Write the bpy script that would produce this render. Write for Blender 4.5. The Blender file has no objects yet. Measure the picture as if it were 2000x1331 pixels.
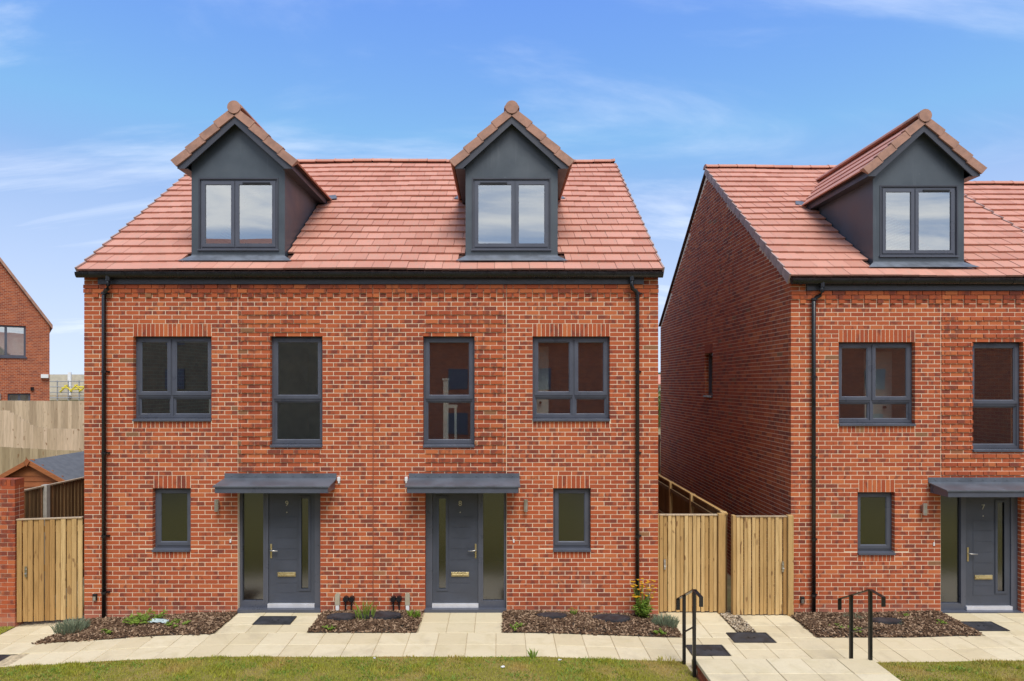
import bpy, bmesh, math, random
from mathutils import Vector, Matrix
R = math.radians
rnd = random.Random(7)
sc = bpy.context.scene
COL = sc.collection

# ------------------------------------------------------------------ camera
F_PX, W_PX, H_PX = 1243.0, 2000.0, 1331.0
VPX, VPY = 975.0, 750.0            # principal point of the photograph
CAM = Vector((0.0, -11.0, 3.94))
cam_d = bpy.data.cameras.new('camera')
cam = bpy.data.objects.new('camera', cam_d); COL.objects.link(cam)
cam.location = CAM; cam.rotation_euler = (R(90), 0, 0)
cam_d.sensor_width = 36.0; cam_d.lens = 36.0 * F_PX / W_PX
cam_d.shift_x = (W_PX / 2 - VPX) / W_PX
cam_d.shift_y = (VPY - H_PX / 2) / W_PX
cam_d.clip_end = 6000
sc.camera = cam

# ------------------------------------------------------------------ world + sun
SUN_EL, SUN_AZ = 57.0, 168.0       # azimuth measured clockwise from +Y (sun in front right of the houses)
world = bpy.data.worlds.new('World'); sc.world = world; world.use_nodes = True
wt = world.node_tree; wt.nodes.clear()
def wn(t, **k):
    n = wt.nodes.new(t)
    for a, v in k.items(): setattr(n, a, v)
    return n
wo = wn('ShaderNodeOutputWorld'); bg = wn('ShaderNodeBackground'); bg.inputs['Strength'].default_value = 0.15
sky = wn('ShaderNodeTexSky', sky_type='NISHITA', sun_disc=False)
sky.sun_elevation = R(SUN_EL); sky.sun_rotation = R(SUN_AZ); sky.air_density = 1.0; sky.dust_density = 0.35; sky.ozone_density = 2.4
tc = wn('ShaderNodeTexCoord')
sep = wn('ShaderNodeSeparateXYZ'); wt.links.new(tc.outputs['Generated'], sep.inputs[0])
def wmath(op, a, b=None, c=None):
    n = wn('ShaderNodeMath', operation=op)
    for i, v in enumerate((a, b, c)):
        if v is None: continue
        if isinstance(v, (int, float)): n.inputs[i].default_value = v
        else: wt.links.new(v, n.inputs[i])
    return n.outputs[0]
zz = wmath('ADD', wmath('MAXIMUM', sep.outputs[2], 0.0), 0.16)
px = wmath('DIVIDE', sep.outputs[0], zz); py = wmath('DIVIDE', sep.outputs[1], zz)
cmb = wn('ShaderNodeCombineXYZ'); wt.links.new(px, cmb.inputs[0]); wt.links.new(py, cmb.inputs[1])
mp = wn('ShaderNodeMapping'); mp.inputs['Rotation'].default_value = (0, 0, R(-24)); mp.inputs['Scale'].default_value = (0.55, 1.5, 1); mp.inputs['Location'].default_value = (3.1, 1.7, 0)
wt.links.new(cmb.outputs[0], mp.inputs[0])
n1 = wn('ShaderNodeTexNoise'); n1.inputs['Scale'].default_value = 1.1; n1.inputs['Detail'].default_value = 9; n1.inputs['Roughness'].default_value = 0.58; n1.inputs['Distortion'].default_value = 0.5
wt.links.new(mp.outputs[0], n1.inputs['Vector'])
n2 = wn('ShaderNodeTexNoise'); n2.inputs['Scale'].default_value = 0.35; n2.inputs['Detail'].default_value = 3
wt.links.new(cmb.outputs[0], n2.inputs['Vector'])
# cloud bank builds up towards the street side (-Y), as the dormer panes mirror it
cover = wmath('ADD', wmath('MULTIPLY', sep.outputs[1], -0.13), wmath('MULTIPLY', n2.outputs['Fac'], 0.25))
dens = wmath('ADD', n1.outputs['Fac'], cover)
mr = wn('ShaderNodeMapRange', interpolation_type='SMOOTHSTEP'); mr.inputs['From Min'].default_value = 0.60; mr.inputs['From Max'].default_value = 0.88; mr.inputs['To Max'].default_value = 0.95
wt.links.new(dens, mr.inputs['Value'])
tint = wn('ShaderNodeMixRGB', blend_type='MULTIPLY'); tint.inputs['Fac'].default_value = 1.0; tint.inputs['Color2'].default_value = (0.71, 0.90, 1.20, 1)
wt.links.new(sky.outputs[0], tint.inputs['Color1'])
cap = wn('ShaderNodeMixRGB', blend_type='DARKEN'); cap.inputs['Fac'].default_value = 1.0; cap.inputs['Color2'].default_value = (1.32, 2.12, 3.7, 1); wt.links.new(tint.outputs[0], cap.inputs['Color1'])
cmix = wn('ShaderNodeMixRGB'); cmix.inputs['Color2'].default_value = (5.0, 5.2, 5.5, 1)
mp3 = wn('ShaderNodeMapping'); mp3.inputs['Rotation'].default_value = (0, 0, R(-38)); mp3.inputs['Scale'].default_value = (0.42, 1.6, 1); mp3.inputs['Location'].default_value = (5.3, 2.2, 0)
wt.links.new(cmb.outputs[0], mp3.inputs[0])
n3 = wn('ShaderNodeTexNoise'); n3.inputs['Scale'].default_value = 0.9; n3.inputs['Detail'].default_value = 8; n3.inputs['Roughness'].default_value = 0.6; n3.inputs['Distortion'].default_value = 0.9
wt.links.new(mp3.outputs[0], n3.inputs['Vector'])
mr3 = wn('ShaderNodeMapRange', interpolation_type='SMOOTHSTEP'); mr3.inputs['From Min'].default_value = 0.41; mr3.inputs['From Max'].default_value = 0.78; mr3.inputs['To Max'].default_value = 0.6
wt.links.new(n3.outputs['Fac'], mr3.inputs['Value'])
low = wn('ShaderNodeMapRange'); low.inputs['From Min'].default_value = 0.30; low.inputs['From Max'].default_value = 0.0; low.inputs['To Max'].default_value = 0.5; wt.links.new(sep.outputs[2], low.inputs['Value'])
wt.links.new(wmath('MAXIMUM', wmath('MAXIMUM', mr.outputs[0], mr3.outputs[0]), low.outputs[0]), cmix.inputs['Fac']); wt.links.new(cap.outputs[0], cmix.inputs['Color1'])
wt.links.new(cmix.outputs[0], bg.inputs['Color']); wt.links.new(bg.outputs[0], wo.inputs['Surface'])

sun_d = bpy.data.lights.new('sun', 'SUN'); sun_d.energy = 2.0; sun_d.angle = R(30); sun_d.color = (1.0, 0.95, 0.87)
sun = bpy.data.objects.new('sun', sun_d); COL.objects.link(sun)
az, el = R(SUN_AZ), R(SUN_EL)
to_sun = Vector((math.sin(az) * math.cos(el), math.cos(az) * math.cos(el), math.sin(el)))
sun.rotation_euler = to_sun.to_track_quat('Z', 'Y').to_euler(); sun.location = (6, -20, 30)

vs = sc.view_settings; vs.view_transform = 'Standard'; vs.look = 'None'; vs.gamma = 1.0; vs.use_curve_mapping = False; vs.exposure = 0.7
sc.render.engine = 'CYCLES'; sc.cycles.use_denoising = True; sc.cycles.max_bounces = 7; sc.cycles.transparent_max_bounces = 8

# ------------------------------------------------------------------ material helpers
class NT:
    def __init__(s, name):
        s.m = bpy.data.materials.new(name); s.m.use_nodes = True; s.t = s.m.node_tree; s.t.nodes.clear()
        s.out = s.n('ShaderNodeOutputMaterial')
    def n(s, t, **k):
        n = s.t.nodes.new(t)
        for a, v in k.items(): setattr(n, a, v)
        return n
    def l(s, a, b): s.t.links.new(a, b)
    def setin(s, sock, v):
        if isinstance(v, bpy.types.NodeSocket): s.l(v, sock)
        elif isinstance(v, tuple) and len(v) == 3 and sock.type == 'RGBA': sock.default_value = (*v, 1)
        else: sock.default_value = v
    def math(s, op, a, b=None, c=None, clamp=False):
        n = s.n('ShaderNodeMath', operation=op, use_clamp=clamp)
        for i, v in enumerate((a, b, c)):
            if v is not None: s.setin(n.inputs[i], v)
        return n.outputs[0]
    def mix(s, f, a, b, blend='MIX'):
        n = s.n('ShaderNodeMixRGB', blend_type=blend)
        s.setin(n.inputs[0], f); s.setin(n.inputs[1], a); s.setin(n.inputs[2], b); return n.outputs[0]
    def mr(s, v, a, b, c=0.0, d=1.0, smooth=True):
        n = s.n('ShaderNodeMapRange', interpolation_type='SMOOTHSTEP' if smooth else 'LINEAR')
        s.setin(n.inputs['Value'], v)
        for k, x in (('From Min', a), ('From Max', b), ('To Min', c), ('To Max', d)): s.setin(n.inputs[k], x)
        return n.outputs[0]
    def pos(s, sx=1, sy=1, sz=1):
        g = s.n('ShaderNodeNewGeometry'); v = s.n('ShaderNodeVectorMath', operation='MULTIPLY'); s.l(g.outputs['Position'], v.inputs[0]); v.inputs[1].default_value = (sx, sy, sz); return v.outputs[0]
    def rand(s):
        o = s.n('ShaderNodeObjectInfo'); g = s.n('ShaderNodeNewGeometry')
        return s.math('FRACT', s.math('ADD', o.outputs['Random'], g.outputs['Random Per Island']))
    def rand2(s, r, k): return s.math('FRACT', s.math('MULTIPLY', r, k))
    def noise(s, vec, scale, detail=3, rough=0.55, w=None, dist=0.0):
        n = s.n('ShaderNodeTexNoise', noise_dimensions='4D' if w is not None else '3D')
        s.l(vec, n.inputs['Vector']); n.inputs['Scale'].default_value = scale; n.inputs['Detail'].default_value = detail; n.inputs['Roughness'].default_value = rough; n.inputs['Distortion'].default_value = dist
        if w is not None: s.setin(n.inputs['W'], w)
        return n.outputs['Fac']
    def bump(s, h, strength=0.3, dist=0.005):
        b = s.n('ShaderNodeBump'); b.inputs['Strength'].default_value = strength; b.inputs['Distance'].default_value = dist; s.l(h, b.inputs['Height']); return b.outputs[0]
    def pbr(s, col, rough=0.6, metal=0.0, normal=None, spec=0.5, alpha=None, coat=None):
        p = s.n('ShaderNodeBsdfPrincipled'); s.setin(p.inputs['Base Color'], col); s.setin(p.inputs['Roughness'], rough); s.setin(p.inputs['Metallic'], metal)
        s.setin(p.inputs['Specular IOR Level'], spec)
        if normal is not None: s.l(normal, p.inputs['Normal'])
        if coat: p.inputs['Coat Weight'].default_value = coat
        s.l(p.outputs[0], s.out.inputs[0]); return s.m

def plain(name, col, rough=0.5, metal=0.0, var=0.12, scale=6.0, spec=0.5, bump=0.0):
    t = NT(name); f = t.noise(t.pos(), scale, 4, 0.6)
    c = t.mix(t.mr(f, 0.3, 0.7), tuple(x * (1 - var) for x in col), tuple(min(1, x * (1 + var)) for x in col))
    f2 = t.noise(t.pos(), scale * 14, 3)
    return t.pbr(c, t.mr(f, 0.3, 0.7, max(0.05, rough - 0.08), min(1, rough + 0.08)), metal, t.bump(f2, bump, 0.003) if bump else None, spec)

def brick_mat(name, a=(0.43, 0.095, 0.032), b=(0.33, 0.062, 0.024), dark=(0.095, 0.026, 0.026), lite=(0.52, 0.150, 0.050)):
    t = NT(name); r = t.rand(); r2 = t.rand2(r, 37.7); r3 = t.rand2(r, 113.3)
    base = t.mix(t.mr(r, 0.1, 0.95), a, b)
    base = t.mix(t.math('MULTIPLY', t.mr(r2, 0.78, 0.95), 0.75), base, lite)
    base = t.mix(t.math('MULTIPLY', t.mr(r3, 0.990, 0.994), 0.7), base, (0.16, 0.12, 0.06))
    sm = t.noise(t.pos(1.1, 1.1, 0.55), 7.0, 3, 0.55, w=t.math('MULTIPLY', r2, 40.0), dist=0.3)
    lo = t.math('ADD', t.mr(r3, 0.0, 1.0, 0.41, 0.62, False), t.mr(t.noise(t.pos(), 0.55, 3), 0.3, 0.7, -0.05, 0.06))
    d = t.mr(t.math('SUBTRACT', sm, lo), 0.0, 0.13)
    base = t.mix(t.math('MULTIPLY', d, 0.66), base, dark)
    fine = t.noise(t.pos(), 130, 4, 0.7)
    base = t.mix(t.mr(fine, 0.35, 0.7, 0.0, 0.18), base, (0.58, 0.22, 0.11))
    bl = t.noise(t.pos(1, 1, 0.6), 1.1, 4, 0.6)                  # lime bloom in a few places
    base = t.mix(t.math('MULTIPLY', t.mr(bl, 0.66, 0.8), t.mr(fine, 0.42, 0.62, 0, 0.5)), base, (0.62, 0.48, 0.38))
    gz = t.n('ShaderNodeSeparateXYZ'); t.l(t.pos(), gz.inputs[0])    # salts drawn up into the lowest courses
    base = t.mix(t.math('MULTIPLY', t.mr(t.math('ADD', gz.outputs[2], t.math('MULTIPLY', bl, 0.25)), 0.26, 0.02), 0.4), base, (0.50, 0.24, 0.18))
    return t.pbr(base, 0.86, 0, t.bump(fine, 0.5, 0.004), 0.25)

def mortar_mat(name, col=(0.83, 0.65, 0.47)):
    t = NT(name); f = t.noise(t.pos(), 90, 4, 0.7); g = t.noise(t.pos(), 2.2, 3)
    c = t.mix(t.mr(f, 0.3, 0.7), tuple(x * 0.78 for x in col), tuple(x * 1.1 for x in col)); c = t.mix(t.mr(g, 0.35, 0.7, 0, 0.35), c, tuple(x * 0.8 for x in col))
    return t.pbr(c, 0.95, 0, t.bump(f, 0.5, 0.003), 0.2)

def bricktex_mat(name, scale=1.0, axis='xz'):
    t = NT(name); g = t.n('ShaderNodeNewGeometry'); s = t.n('ShaderNodeSeparateXYZ'); t.l(g.outputs['Position'], s.inputs[0])
    c = t.n('ShaderNodeCombineXYZ'); t.l(t.math('ADD', s.outputs[0], s.outputs[1]), c.inputs[0]); t.l(s.outputs[2], c.inputs[1])
    b = t.n('ShaderNodeTexBrick'); t.l(c.outputs[0], b.inputs['Vector']); b.inputs['Scale'].default_value = 1.0
    b.inputs['Brick Width'].default_value = 0.225; b.inputs['Row Height'].default_value = 0.075; b.inputs['Mortar Size'].default_value = 0.006
    b.inputs['Color1'].default_value = (0.42, 0.10, 0.035, 1); b.inputs['Color2'].default_value = (0.24, 0.05, 0.025, 1); b.inputs['Mortar'].default_value = (0.5, 0.35, 0.24, 1)
    n = t.noise(t.pos(), 3, 4); col = t.mix(t.mr(n, 0.4, 0.7, 0, 0.3), b.outputs['Color'], (0.2, 0.06, 0.04))
    return t.pbr(col, 0.9, 0, None, 0.2)

def tile_mat(name):
    t = NT(name); r = t.rand(); r2 = t.rand2(r, 51.3)
    c = t.mix(r, (0.52, 0.235, 0.165), (0.60, 0.285, 0.205)); c = t.mix(t.math('MULTIPLY', t.mr(r2, 0.85, 0.97), 0.4), c, (0.38, 0.13, 0.085))
    lf_ = t.noise(t.pos(), 0.7, 4, 0.6); c = t.mix(t.mr(lf_, 0.45, 0.7, 0, 0.3), c, (0.40, 0.15, 0.10))
    st = t.noise(t.pos(14, 3, 3), 2.0, 4, 0.6); c = t.mix(t.mr(st, 0.48, 0.75, 0, 0.6), c, (0.40, 0.27, 0.20))
    f = t.noise(t.pos(), 160, 3, 0.7); c = t.mix(t.mr(f, 0.4, 0.7, 0, 0.2), c, (0.7, 0.42, 0.33))
    return t.pbr(c, 0.72, 0, t.bump(f, 0.35, 0.003), 0.3)

def wood_mat(name, a, b, knot=(0.20, 0.10, 0.04), grain=(34, 34, 1.6)):
    t = NT(name); r = t.rand(); r2 = t.rand2(r, 17.9)
    c = t.mix(t.mr(r, 0, 1), a, b)
    g = t.noise(t.pos(*grain), 1.6, 5, 0.65, w=t.math('MULTIPLY', r, 30.0)); c = t.mix(t.mr(g, 0.42, 0.68, 0, 0.5), c, tuple(x * 0.55 for x in b))
    k = t.noise(t.pos(12, 12, 5), 1.0, 1, 0.4, w=t.math('MULTIPLY', r2, 30.0)); c = t.mix(t.mr(k, 0.68, 0.73, 0, 0.8), c, knot)
    lg = t.noise(t.pos(2, 2, 0.3), 1.5, 3, w=t.math('MULTIPLY', r2, 9.0)); c = t.mix(t.mr(lg, 0.45, 0.75, 0, 0.3), c, tuple(x * 1.25 for x in a))
    return t.pbr(c, 0.78, 0, t.bump(g, 0.35, 0.004), 0.25)

def slab_mat(name):
    t = NT(name); r = t.rand(); c = t.mix(r, (0.62, 0.52, 0.33), (0.70, 0.605, 0.41))
    n = t.noise(t.pos(1, 1, 1), 3.2, 5, 0.6, w=t.math('MULTIPLY', r, 9.0), dist=0.8); c = t.mix(t.mr(n, 0.45, 0.75, 0, 0.6), c, (0.55, 0.46, 0.27))
    bs = t.noise(t.pos(), 1.3, 6, 0.7, dist=0.6); c = t.mix(t.mr(bs, 0.50, 0.72, 0, 0.45), c, (0.42, 0.35, 0.24))
    f = t.noise(t.pos(), 55, 5, 0.7); c = t.mix(t.mr(f, 0.5, 0.8, 0, 0.35), c, (0.40, 0.33, 0.2))
    rv = t.noise(t.pos(1, 2.2, 1), 5.0, 4, 0.5, dist=1.6)
    b = t.n('ShaderNodeBump'); b.inputs['Strength'].default_value = 0.5; b.inputs['Distance'].default_value = 0.012; t.l(rv, b.inputs['Height'])
    b2 = t.n('ShaderNodeBump'); b2.inputs['Strength'].default_value = 0.25; b2.inputs['Distance'].default_value = 0.003; t.l(f, b2.inputs['Height']); t.l(b.outputs[0], b2.inputs['Normal'])
    return t.pbr(c, 0.82, 0, b2.outputs[0], 0.3)

def chip_mat(name, cols):
    t = NT(name); r = t.rand(); c = t.mix(t.mr(r, 0, 0.6), cols[0], cols[1]); c = t.mix(t.mr(r, 0.62, 0.95), c, cols[2])
    f = t.noise(t.pos(60, 60, 60), 1, 4, 0.7); c = t.mix(t.mr(f, 0.4, 0.7, 0, 0.5), c, tuple(x * 0.5 for x in cols[0]))
    return t.pbr(c, 0.88, 0, None, 0.2)

def leaf_mat(name, a, b, dry=None, tr=0.25):
    t = NT(name); r = t.rand(); n = t.noise(t.pos(), 1.7, 4, 0.6); c = t.mix(r, a, b)
    if dry: c = t.mix(t.mr(n, 0.45, 0.66, 0, 0.85), c, dry)
    p = t.n('ShaderNodeBsdfPrincipled'); t.setin(p.inputs['Base Color'], c); p.inputs['Roughness'].default_value = 0.6; p.inputs['Specular IOR Level'].default_value = 0.3
    d = t.n('ShaderNodeBsdfTranslucent'); t.setin(d.inputs['Color'], c); m = t.n('ShaderNodeMixShader'); m.inputs[0].default_value = tr
    t.l(p.outputs[0], m.inputs[1]); t.l(d.outputs[0], m.inputs[2]); t.l(m.outputs[0], t.out.inputs[0]); return t.m

def glass_mat(name, refl=0.46, tintc=(0.92, 0.95, 0.93), rough=0.0):
    t = NT(name); lw = t.n('ShaderNodeLayerWeight'); lw.inputs['Blend'].default_value = 0.35
    tr = t.n('ShaderNodeBsdfTransparent'); tr.inputs[0].default_value = (*tintc, 1)
    gl = t.n('ShaderNodeBsdfGlossy'); gl.inputs['Roughness'].default_value = rough; gl.inputs[0].default_value = (1.0, 0.99, 0.94, 1) if rough == 0 else (0.86, 0.90, 1.0, 1)
    wv = t.noise(t.pos(), 0.9, 1); t.l(t.bump(wv, 0.12, 0.012), gl.inputs['Normal'])
    g = t.n('ShaderNodeNewGeometry'); f = t.math('MULTIPLY', t.math('ADD', t.math('MULTIPLY', lw.outputs['Fresnel'], 0.9), refl, clamp=True), t.math('SUBTRACT', 1.0, g.outputs['Backfacing']))
    m = t.n('ShaderNodeMixShader'); t.l(f, m.inputs[0]); t.l(tr.outputs[0], m.inputs[1]); t.l(gl.outputs[0], m.inputs[2]); t.l(m.outputs[0], t.out.inputs[0]); return t.m

M = {}
M['brick'] = brick_mat('red_multi_brick')
M['mortar'] = mortar_mat('buff_mortar')
M['joint'] = plain('movement_joint_sealant', (0.20, 0.06, 0.03), 0.8)
M['brickfar'] = bricktex_mat('brick_pattern_far')
M['tile'] = tile_mat('terracotta_tile')
M['verge'] = plain('brown_verge', (0.37, 0.20, 0.14), 0.75, var=0.2, scale=5, bump=0.2)
M['vergegrey'] = plain('grey_brown_verge', (0.40, 0.28, 0.24), 0.75, var=0.2, scale=5, bump=0.2)
M['deck'] = plain('roof_underlay', (0.10, 0.05, 0.04), 0.9)
M['upvc'] = plain('anthracite_frame', (0.080, 0.087, 0.112), 0.34, var=0.06, scale=3, spec=0.5)
M['door'] = plain('door_grey', (0.056, 0.064, 0.086), 0.42, var=0.08, scale=3)
def clad_mat():
    t = NT('dormer_cladding'); a = t.noise(t.pos(), 1.6, 5, 0.6); c = t.mix(t.mr(a, 0.3, 0.7), (0.052, 0.065, 0.078), (0.072, 0.089, 0.106))
    st = t.noise(t.pos(9, 9, 0.7), 1.5, 5, 0.65); c = t.mix(t.mr(st, 0.56, 0.8, 0, 0.35), c, (0.15, 0.17, 0.19))
    ch = t.noise(t.pos(3, 3, 9), 1.4, 5, 0.7); c = t.mix(t.mr(ch, 0.70, 0.78, 0, 0.5), c, (0.30, 0.33, 0.36))
    return t.pbr(c, t.mr(a, 0.3, 0.7, 0.32, 0.5), 0, t.bump(t.noise(t.pos(), 1.1, 2), 0.15, 0.02), 0.5)
M['clad'] = clad_mat()
M['barge'] = plain('barge_board', (0.045, 0.048, 0.062), 0.4, var=0.08, scale=3)
M['gutter'] = plain('black_plastic', (0.012, 0.012, 0.014), 0.28, var=0.1)
M['lead'] = plain('lead_flashing', (0.115, 0.13, 0.155), 0.55, var=0.25, scale=5, bump=0.4)
M['canopy'] = plain('canopy_sheet', (0.10, 0.113, 0.135), 0.45, var=0.2, scale=2.2)
M['glass'] = glass_mat('window_glass')
M['frost'] = glass_mat('obscure_glass', 0.15, (0.25, 0.265, 0.265), 0.2)
M['steel'] = plain('brushed_steel', (0.55, 0.53, 0.50), 0.35, 0.9, var=0.08)
M['brass'] = plain('pale_brass', (0.62, 0.52, 0.30), 0.32, 0.85, var=0.1)
M['white'] = plain('white_plastic', (0.75, 0.75, 0.74), 0.4, var=0.05)
M['beige'] = plain('beige_cover', (0.40, 0.35, 0.25), 0.6, var=0.08)
M['alu'] = plain('aluminium_threshold', (0.66, 0.66, 0.70), 0.4, 0.3, var=0.06)
M['room'] = plain('painted_plaster', (0.55, 0.55, 0.50), 0.9, var=0.03)
M['roomfloor'] = plain('carpet', (0.25, 0.22, 0.19), 0.95)
M['gate'] = wood_mat('new_gate_timber', (0.64, 0.435, 0.195), (0.46, 0.28, 0.105))
M['gateold'] = wood_mat('gate_timber_amber', (0.47, 0.28, 0.105), (0.36, 0.195, 0.065))
M['fence'] = wood_mat('weathered_fence', (0.60, 0.46, 0.31), (0.38, 0.28, 0.18))
M['fencemid'] = wood_mat('beige_weathered_fence', (0.64, 0.49, 0.34), (0.48, 0.36, 0.235))
M['fencelow'] = wood_mat('olive_weathered_fence', (0.46, 0.36, 0.22), (0.32, 0.245, 0.14))
M['fencedark'] = wood_mat('dark_treated_fence', (0.25, 0.155, 0.07), (0.17, 0.10, 0.045))
M['shed'] = wood_mat('orange_shed_board', (0.40, 0.145, 0.05), (0.32, 0.105, 0.04), grain=(1.6, 30, 30))
M['felt'] = plain('roof_felt', (0.13, 0.14, 0.155), 0.9, var=0.15, scale=8, bump=0.3)
M['concrete'] = plain('concrete', (0.42, 0.39, 0.34), 0.9, var=0.15, bump=0.4)
M['block'] = plain('concrete_block', (0.50, 0.45, 0.35), 0.9, var=0.12, scale=2)
M['buff'] = plain('dark_buff_brick', (0.20, 0.155, 0.095), 0.9, var=0.2, scale=3)
M['slab'] = slab_mat('cream_riven_paving')
M['cover'] = plain('dark_cover', (0.032, 0.032, 0.036), 0.62, var=0.45, scale=7, bump=0.5)
M['iron'] = plain('black_painted_steel', (0.010, 0.010, 0.011), 0.32, var=0.1)
M['mulch'] = chip_mat('bark_mulch', ((0.075, 0.042, 0.024), (0.15, 0.088, 0.05), (0.44, 0.30, 0.19)))
M['pebble'] = chip_mat('pebbles', ((0.26, 0.19, 0.12), (0.46, 0.36, 0.24), (0.66, 0.56, 0.42)))
M['soil'] = plain('dark_soil', (0.050, 0.034, 0.023), 0.95, var=0.4, scale=14, bump=0.8)
M['grass'] = leaf_mat('grass_blades', (0.46, 0.46, 0.05), (0.27, 0.28, 0.035), (0.54, 0.38, 0.12))
M['weed'] = leaf_mat('weed_leaf', (0.15, 0.25, 0.03), (0.24, 0.34, 0.05))
M['lav'] = leaf_mat('lavender_leaf', (0.17, 0.21, 0.13), (0.24, 0.27, 0.17))
M['petal'] = leaf_mat('yellow_petal', (0.80, 0.50, 0.02), (0.72, 0.36, 0.02), tr=0.2)
M['bush'] = leaf_mat('bush_leaf', (0.10, 0.17, 0.035), (0.16, 0.22, 0.05))
M['yellow'] = plain('yellow_netting', (0.62, 0.50, 0.05), 0.7)
M['pole'] = plain('galvanised_pole', (0.35, 0.35, 0.36), 0.5, 0.5)
M['litter'] = plain('pale_plastic', (0.38, 0.46, 0.45), 0.35, var=0.2, scale=25)
M['redbrick_far'] = M['brickfar']
def lawn_mat():
    t = NT('lawn_soil'); n = t.noise(t.pos(), 1.6, 5, 0.65); c = t.mix(t.mr(n, 0.4, 0.65), (0.25, 0.23, 0.05), (0.36, 0.27, 0.10))
    f = t.noise(t.pos(), 40, 4, 0.7); c = t.mix(t.mr(f, 0.4, 0.7, 0, 0.5), c, (0.07, 0.055, 0.025)); return t.pbr(c, 0.95, 0, t.bump(f, 0.8, 0.02), 0.1)
M['lawn'] = lawn_mat()
def ground_mat():
    t = NT('ground_earth'); n = t.noise(t.pos(), 0.4, 5, 0.6); c = t.mix(t.mr(n, 0.4, 0.65), (0.16, 0.15, 0.06), (0.36, 0.27, 0.16))
    f = t.noise(t.pos(), 12, 4, 0.7); c = t.mix(t.mr(f, 0.4, 0.7, 0, 0.4), c, (0.12, 0.10, 0.05)); return t.pbr(c, 0.95, 0, None, 0.1)
M['ground'] = ground_mat()
M['asphalt'] = plain('asphalt', (0.055, 0.055, 0.058), 0.9, var=0.2, scale=3, bump=0.5)
def hill_mat():
    t = NT('wooded_hill'); n = t.noise(t.pos(), 0.05, 6, 0.65); return t.pbr(t.mix(t.mr(n, 0.35, 0.65), (0.03, 0.055, 0.02), (0.07, 0.10, 0.04)), 0.95, 0, None, 0.1)
M['hill'] = hill_mat()

# ------------------------------------------------------------------ mesh helpers
class MB:
    def __init__(s): s.v = []; s.f = []
    def quadbox(s, P, back=True):
        """P: 8 points, 0-3 one end (loop), 4-7 the other end (same order)"""
        b = len(s.v); s.v += [tuple(p) for p in P]
        fs = [(0, 3, 2, 1), (4, 5, 6, 7), (0, 1, 5, 4), (1, 2, 6, 5), (2, 3, 7, 6), (3, 0, 4, 7)]
        if not back: fs.pop(1)
        s.f += [tuple(b + i for i in f) for f in fs]; return s
    def box(s, x0, x1, y0, y1, z0, z1, back=True):
        if x0 > x1: x0, x1 = x1, x0
        # loop at y0 (front)
        return s.quadbox([(x0, y0, z0), (x0, y0, z1), (x1, y0, z1), (x1, y0, z0), (x0, y1, z0), (x0, y1, z1), (x1, y1, z1), (x1, y1, z0)], back)
    def prism(s, pts, off):
        """extrude a planar polygon by vector off"""
        n = len(pts); b = len(s.v); off = Vector(off); P = [Vector(p) for p in pts]
        nrm = Vector((0, 0, 0))
        for i in range(n): nrm += P[i].cross(P[(i + 1) % n])
        if nrm.dot(off) > 0: P.reverse()
        s.v += [tuple(p) for p in P] + [tuple(p + off) for p in P]
        s.f.append(tuple(range(b, b + n))); s.f.append(tuple(range(b + 2 * n - 1, b + n - 1, -1)))
        for i in range(n):
            j = (i + 1) % n; s.f.append((b + j, b + i, b + n + i, b + n + j))
        return s
    def tube(s, pts, r, n=10, caps=True):
        pts = [Vector(p) for p in pts]; rings = []
        rr = r if isinstance(r, (list, tuple)) else [r] * len(pts)
        for i, p in enumerate(pts):
            if i == 0: d = pts[1] - p
            elif i == len(pts) - 1: d = p - pts[-2]
            else: d = (pts[i + 1] - p).normalized() + (p - pts[i - 1]).normalized()
            d.normalize(); a = Vector((0, 0, 1)) if abs(d.z) < 0.9 else Vector((1, 0, 0))
            u = d.cross(a).normalized(); w = d.cross(u); b = len(s.v)
            s.v += [tuple(p + rr[i] * (math.cos(2 * math.pi * k / n) * u + math.sin(2 * math.pi * k / n) * w)) for k in range(n)]
            rings.append(b)
        for a, b in zip(rings, rings[1:]):
            for k in range(n):
                j = (k + 1) % n; s.f.append((a + k, a + j, b + j, b + k))
        if caps:
            s.f.append(tuple(rings[0] + k for k in reversed(range(n)))); s.f.append(tuple(rings[-1] + k for k in range(n)))
        return s
    def blade(s, base, tip, w, bend=None, segs=1):
        base = Vector(base); tip = Vector(tip); d = tip - base; sd = d.cross(Vector((rnd.uniform(-1, 1), rnd.uniform(-1, 1), 0.3)))
        if sd.length < 1e-6: sd = Vector((1, 0, 0))
        sd = sd.normalized() * w / 2; b = len(s.v)
        if segs == 1:
            s.v += [tuple(base - sd), tuple(base + sd), tuple(tip)]; s.f.append((b, b + 1, b + 2))
        else:
            mid = base + d * 0.55 + (Vector(bend) if bend else Vector((0, 0, 0)))
            s.v += [tuple(base - sd * 0.4), tuple(base + sd * 0.4), tuple(mid + sd), tuple(mid - sd), tuple(tip)]
            s.f += [(b, b + 1, b + 2, b + 3), (b + 3, b + 2, b + 4)]
        return s
    def mesh(s, name):
        m = bpy.data.meshes.new(name); m.from_pydata(s.v, [], s.f); return m
    def build(s, name, mat, parent=None, smooth=False, kind=None, bevel=0.0):
        m = s.mesh(name); m.materials.append(M[mat] if isinstance(mat, str) else mat)
        if bevel:
            bm = bmesh.new(); bm.from_mesh(m)
            bmesh.ops.bevel(bm, geom=bm.edges[:], offset=bevel, segments=1, affect='EDGES', clamp_overlap=True); bm.to_mesh(m); bm.free()
        if smooth: m.polygons.foreach_set('use_smooth', [True] * len(m.polygons))
        return link(name, m, parent, kind=kind)
def link(name, mesh, parent=None, loc=None, kind=None):
    o = bpy.data.objects.new(name, mesh); COL.objects.link(o)
    if parent: o.parent = parent
    if loc is not None: o.location = loc
    if kind: o['kind'] = kind
    return o
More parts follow.
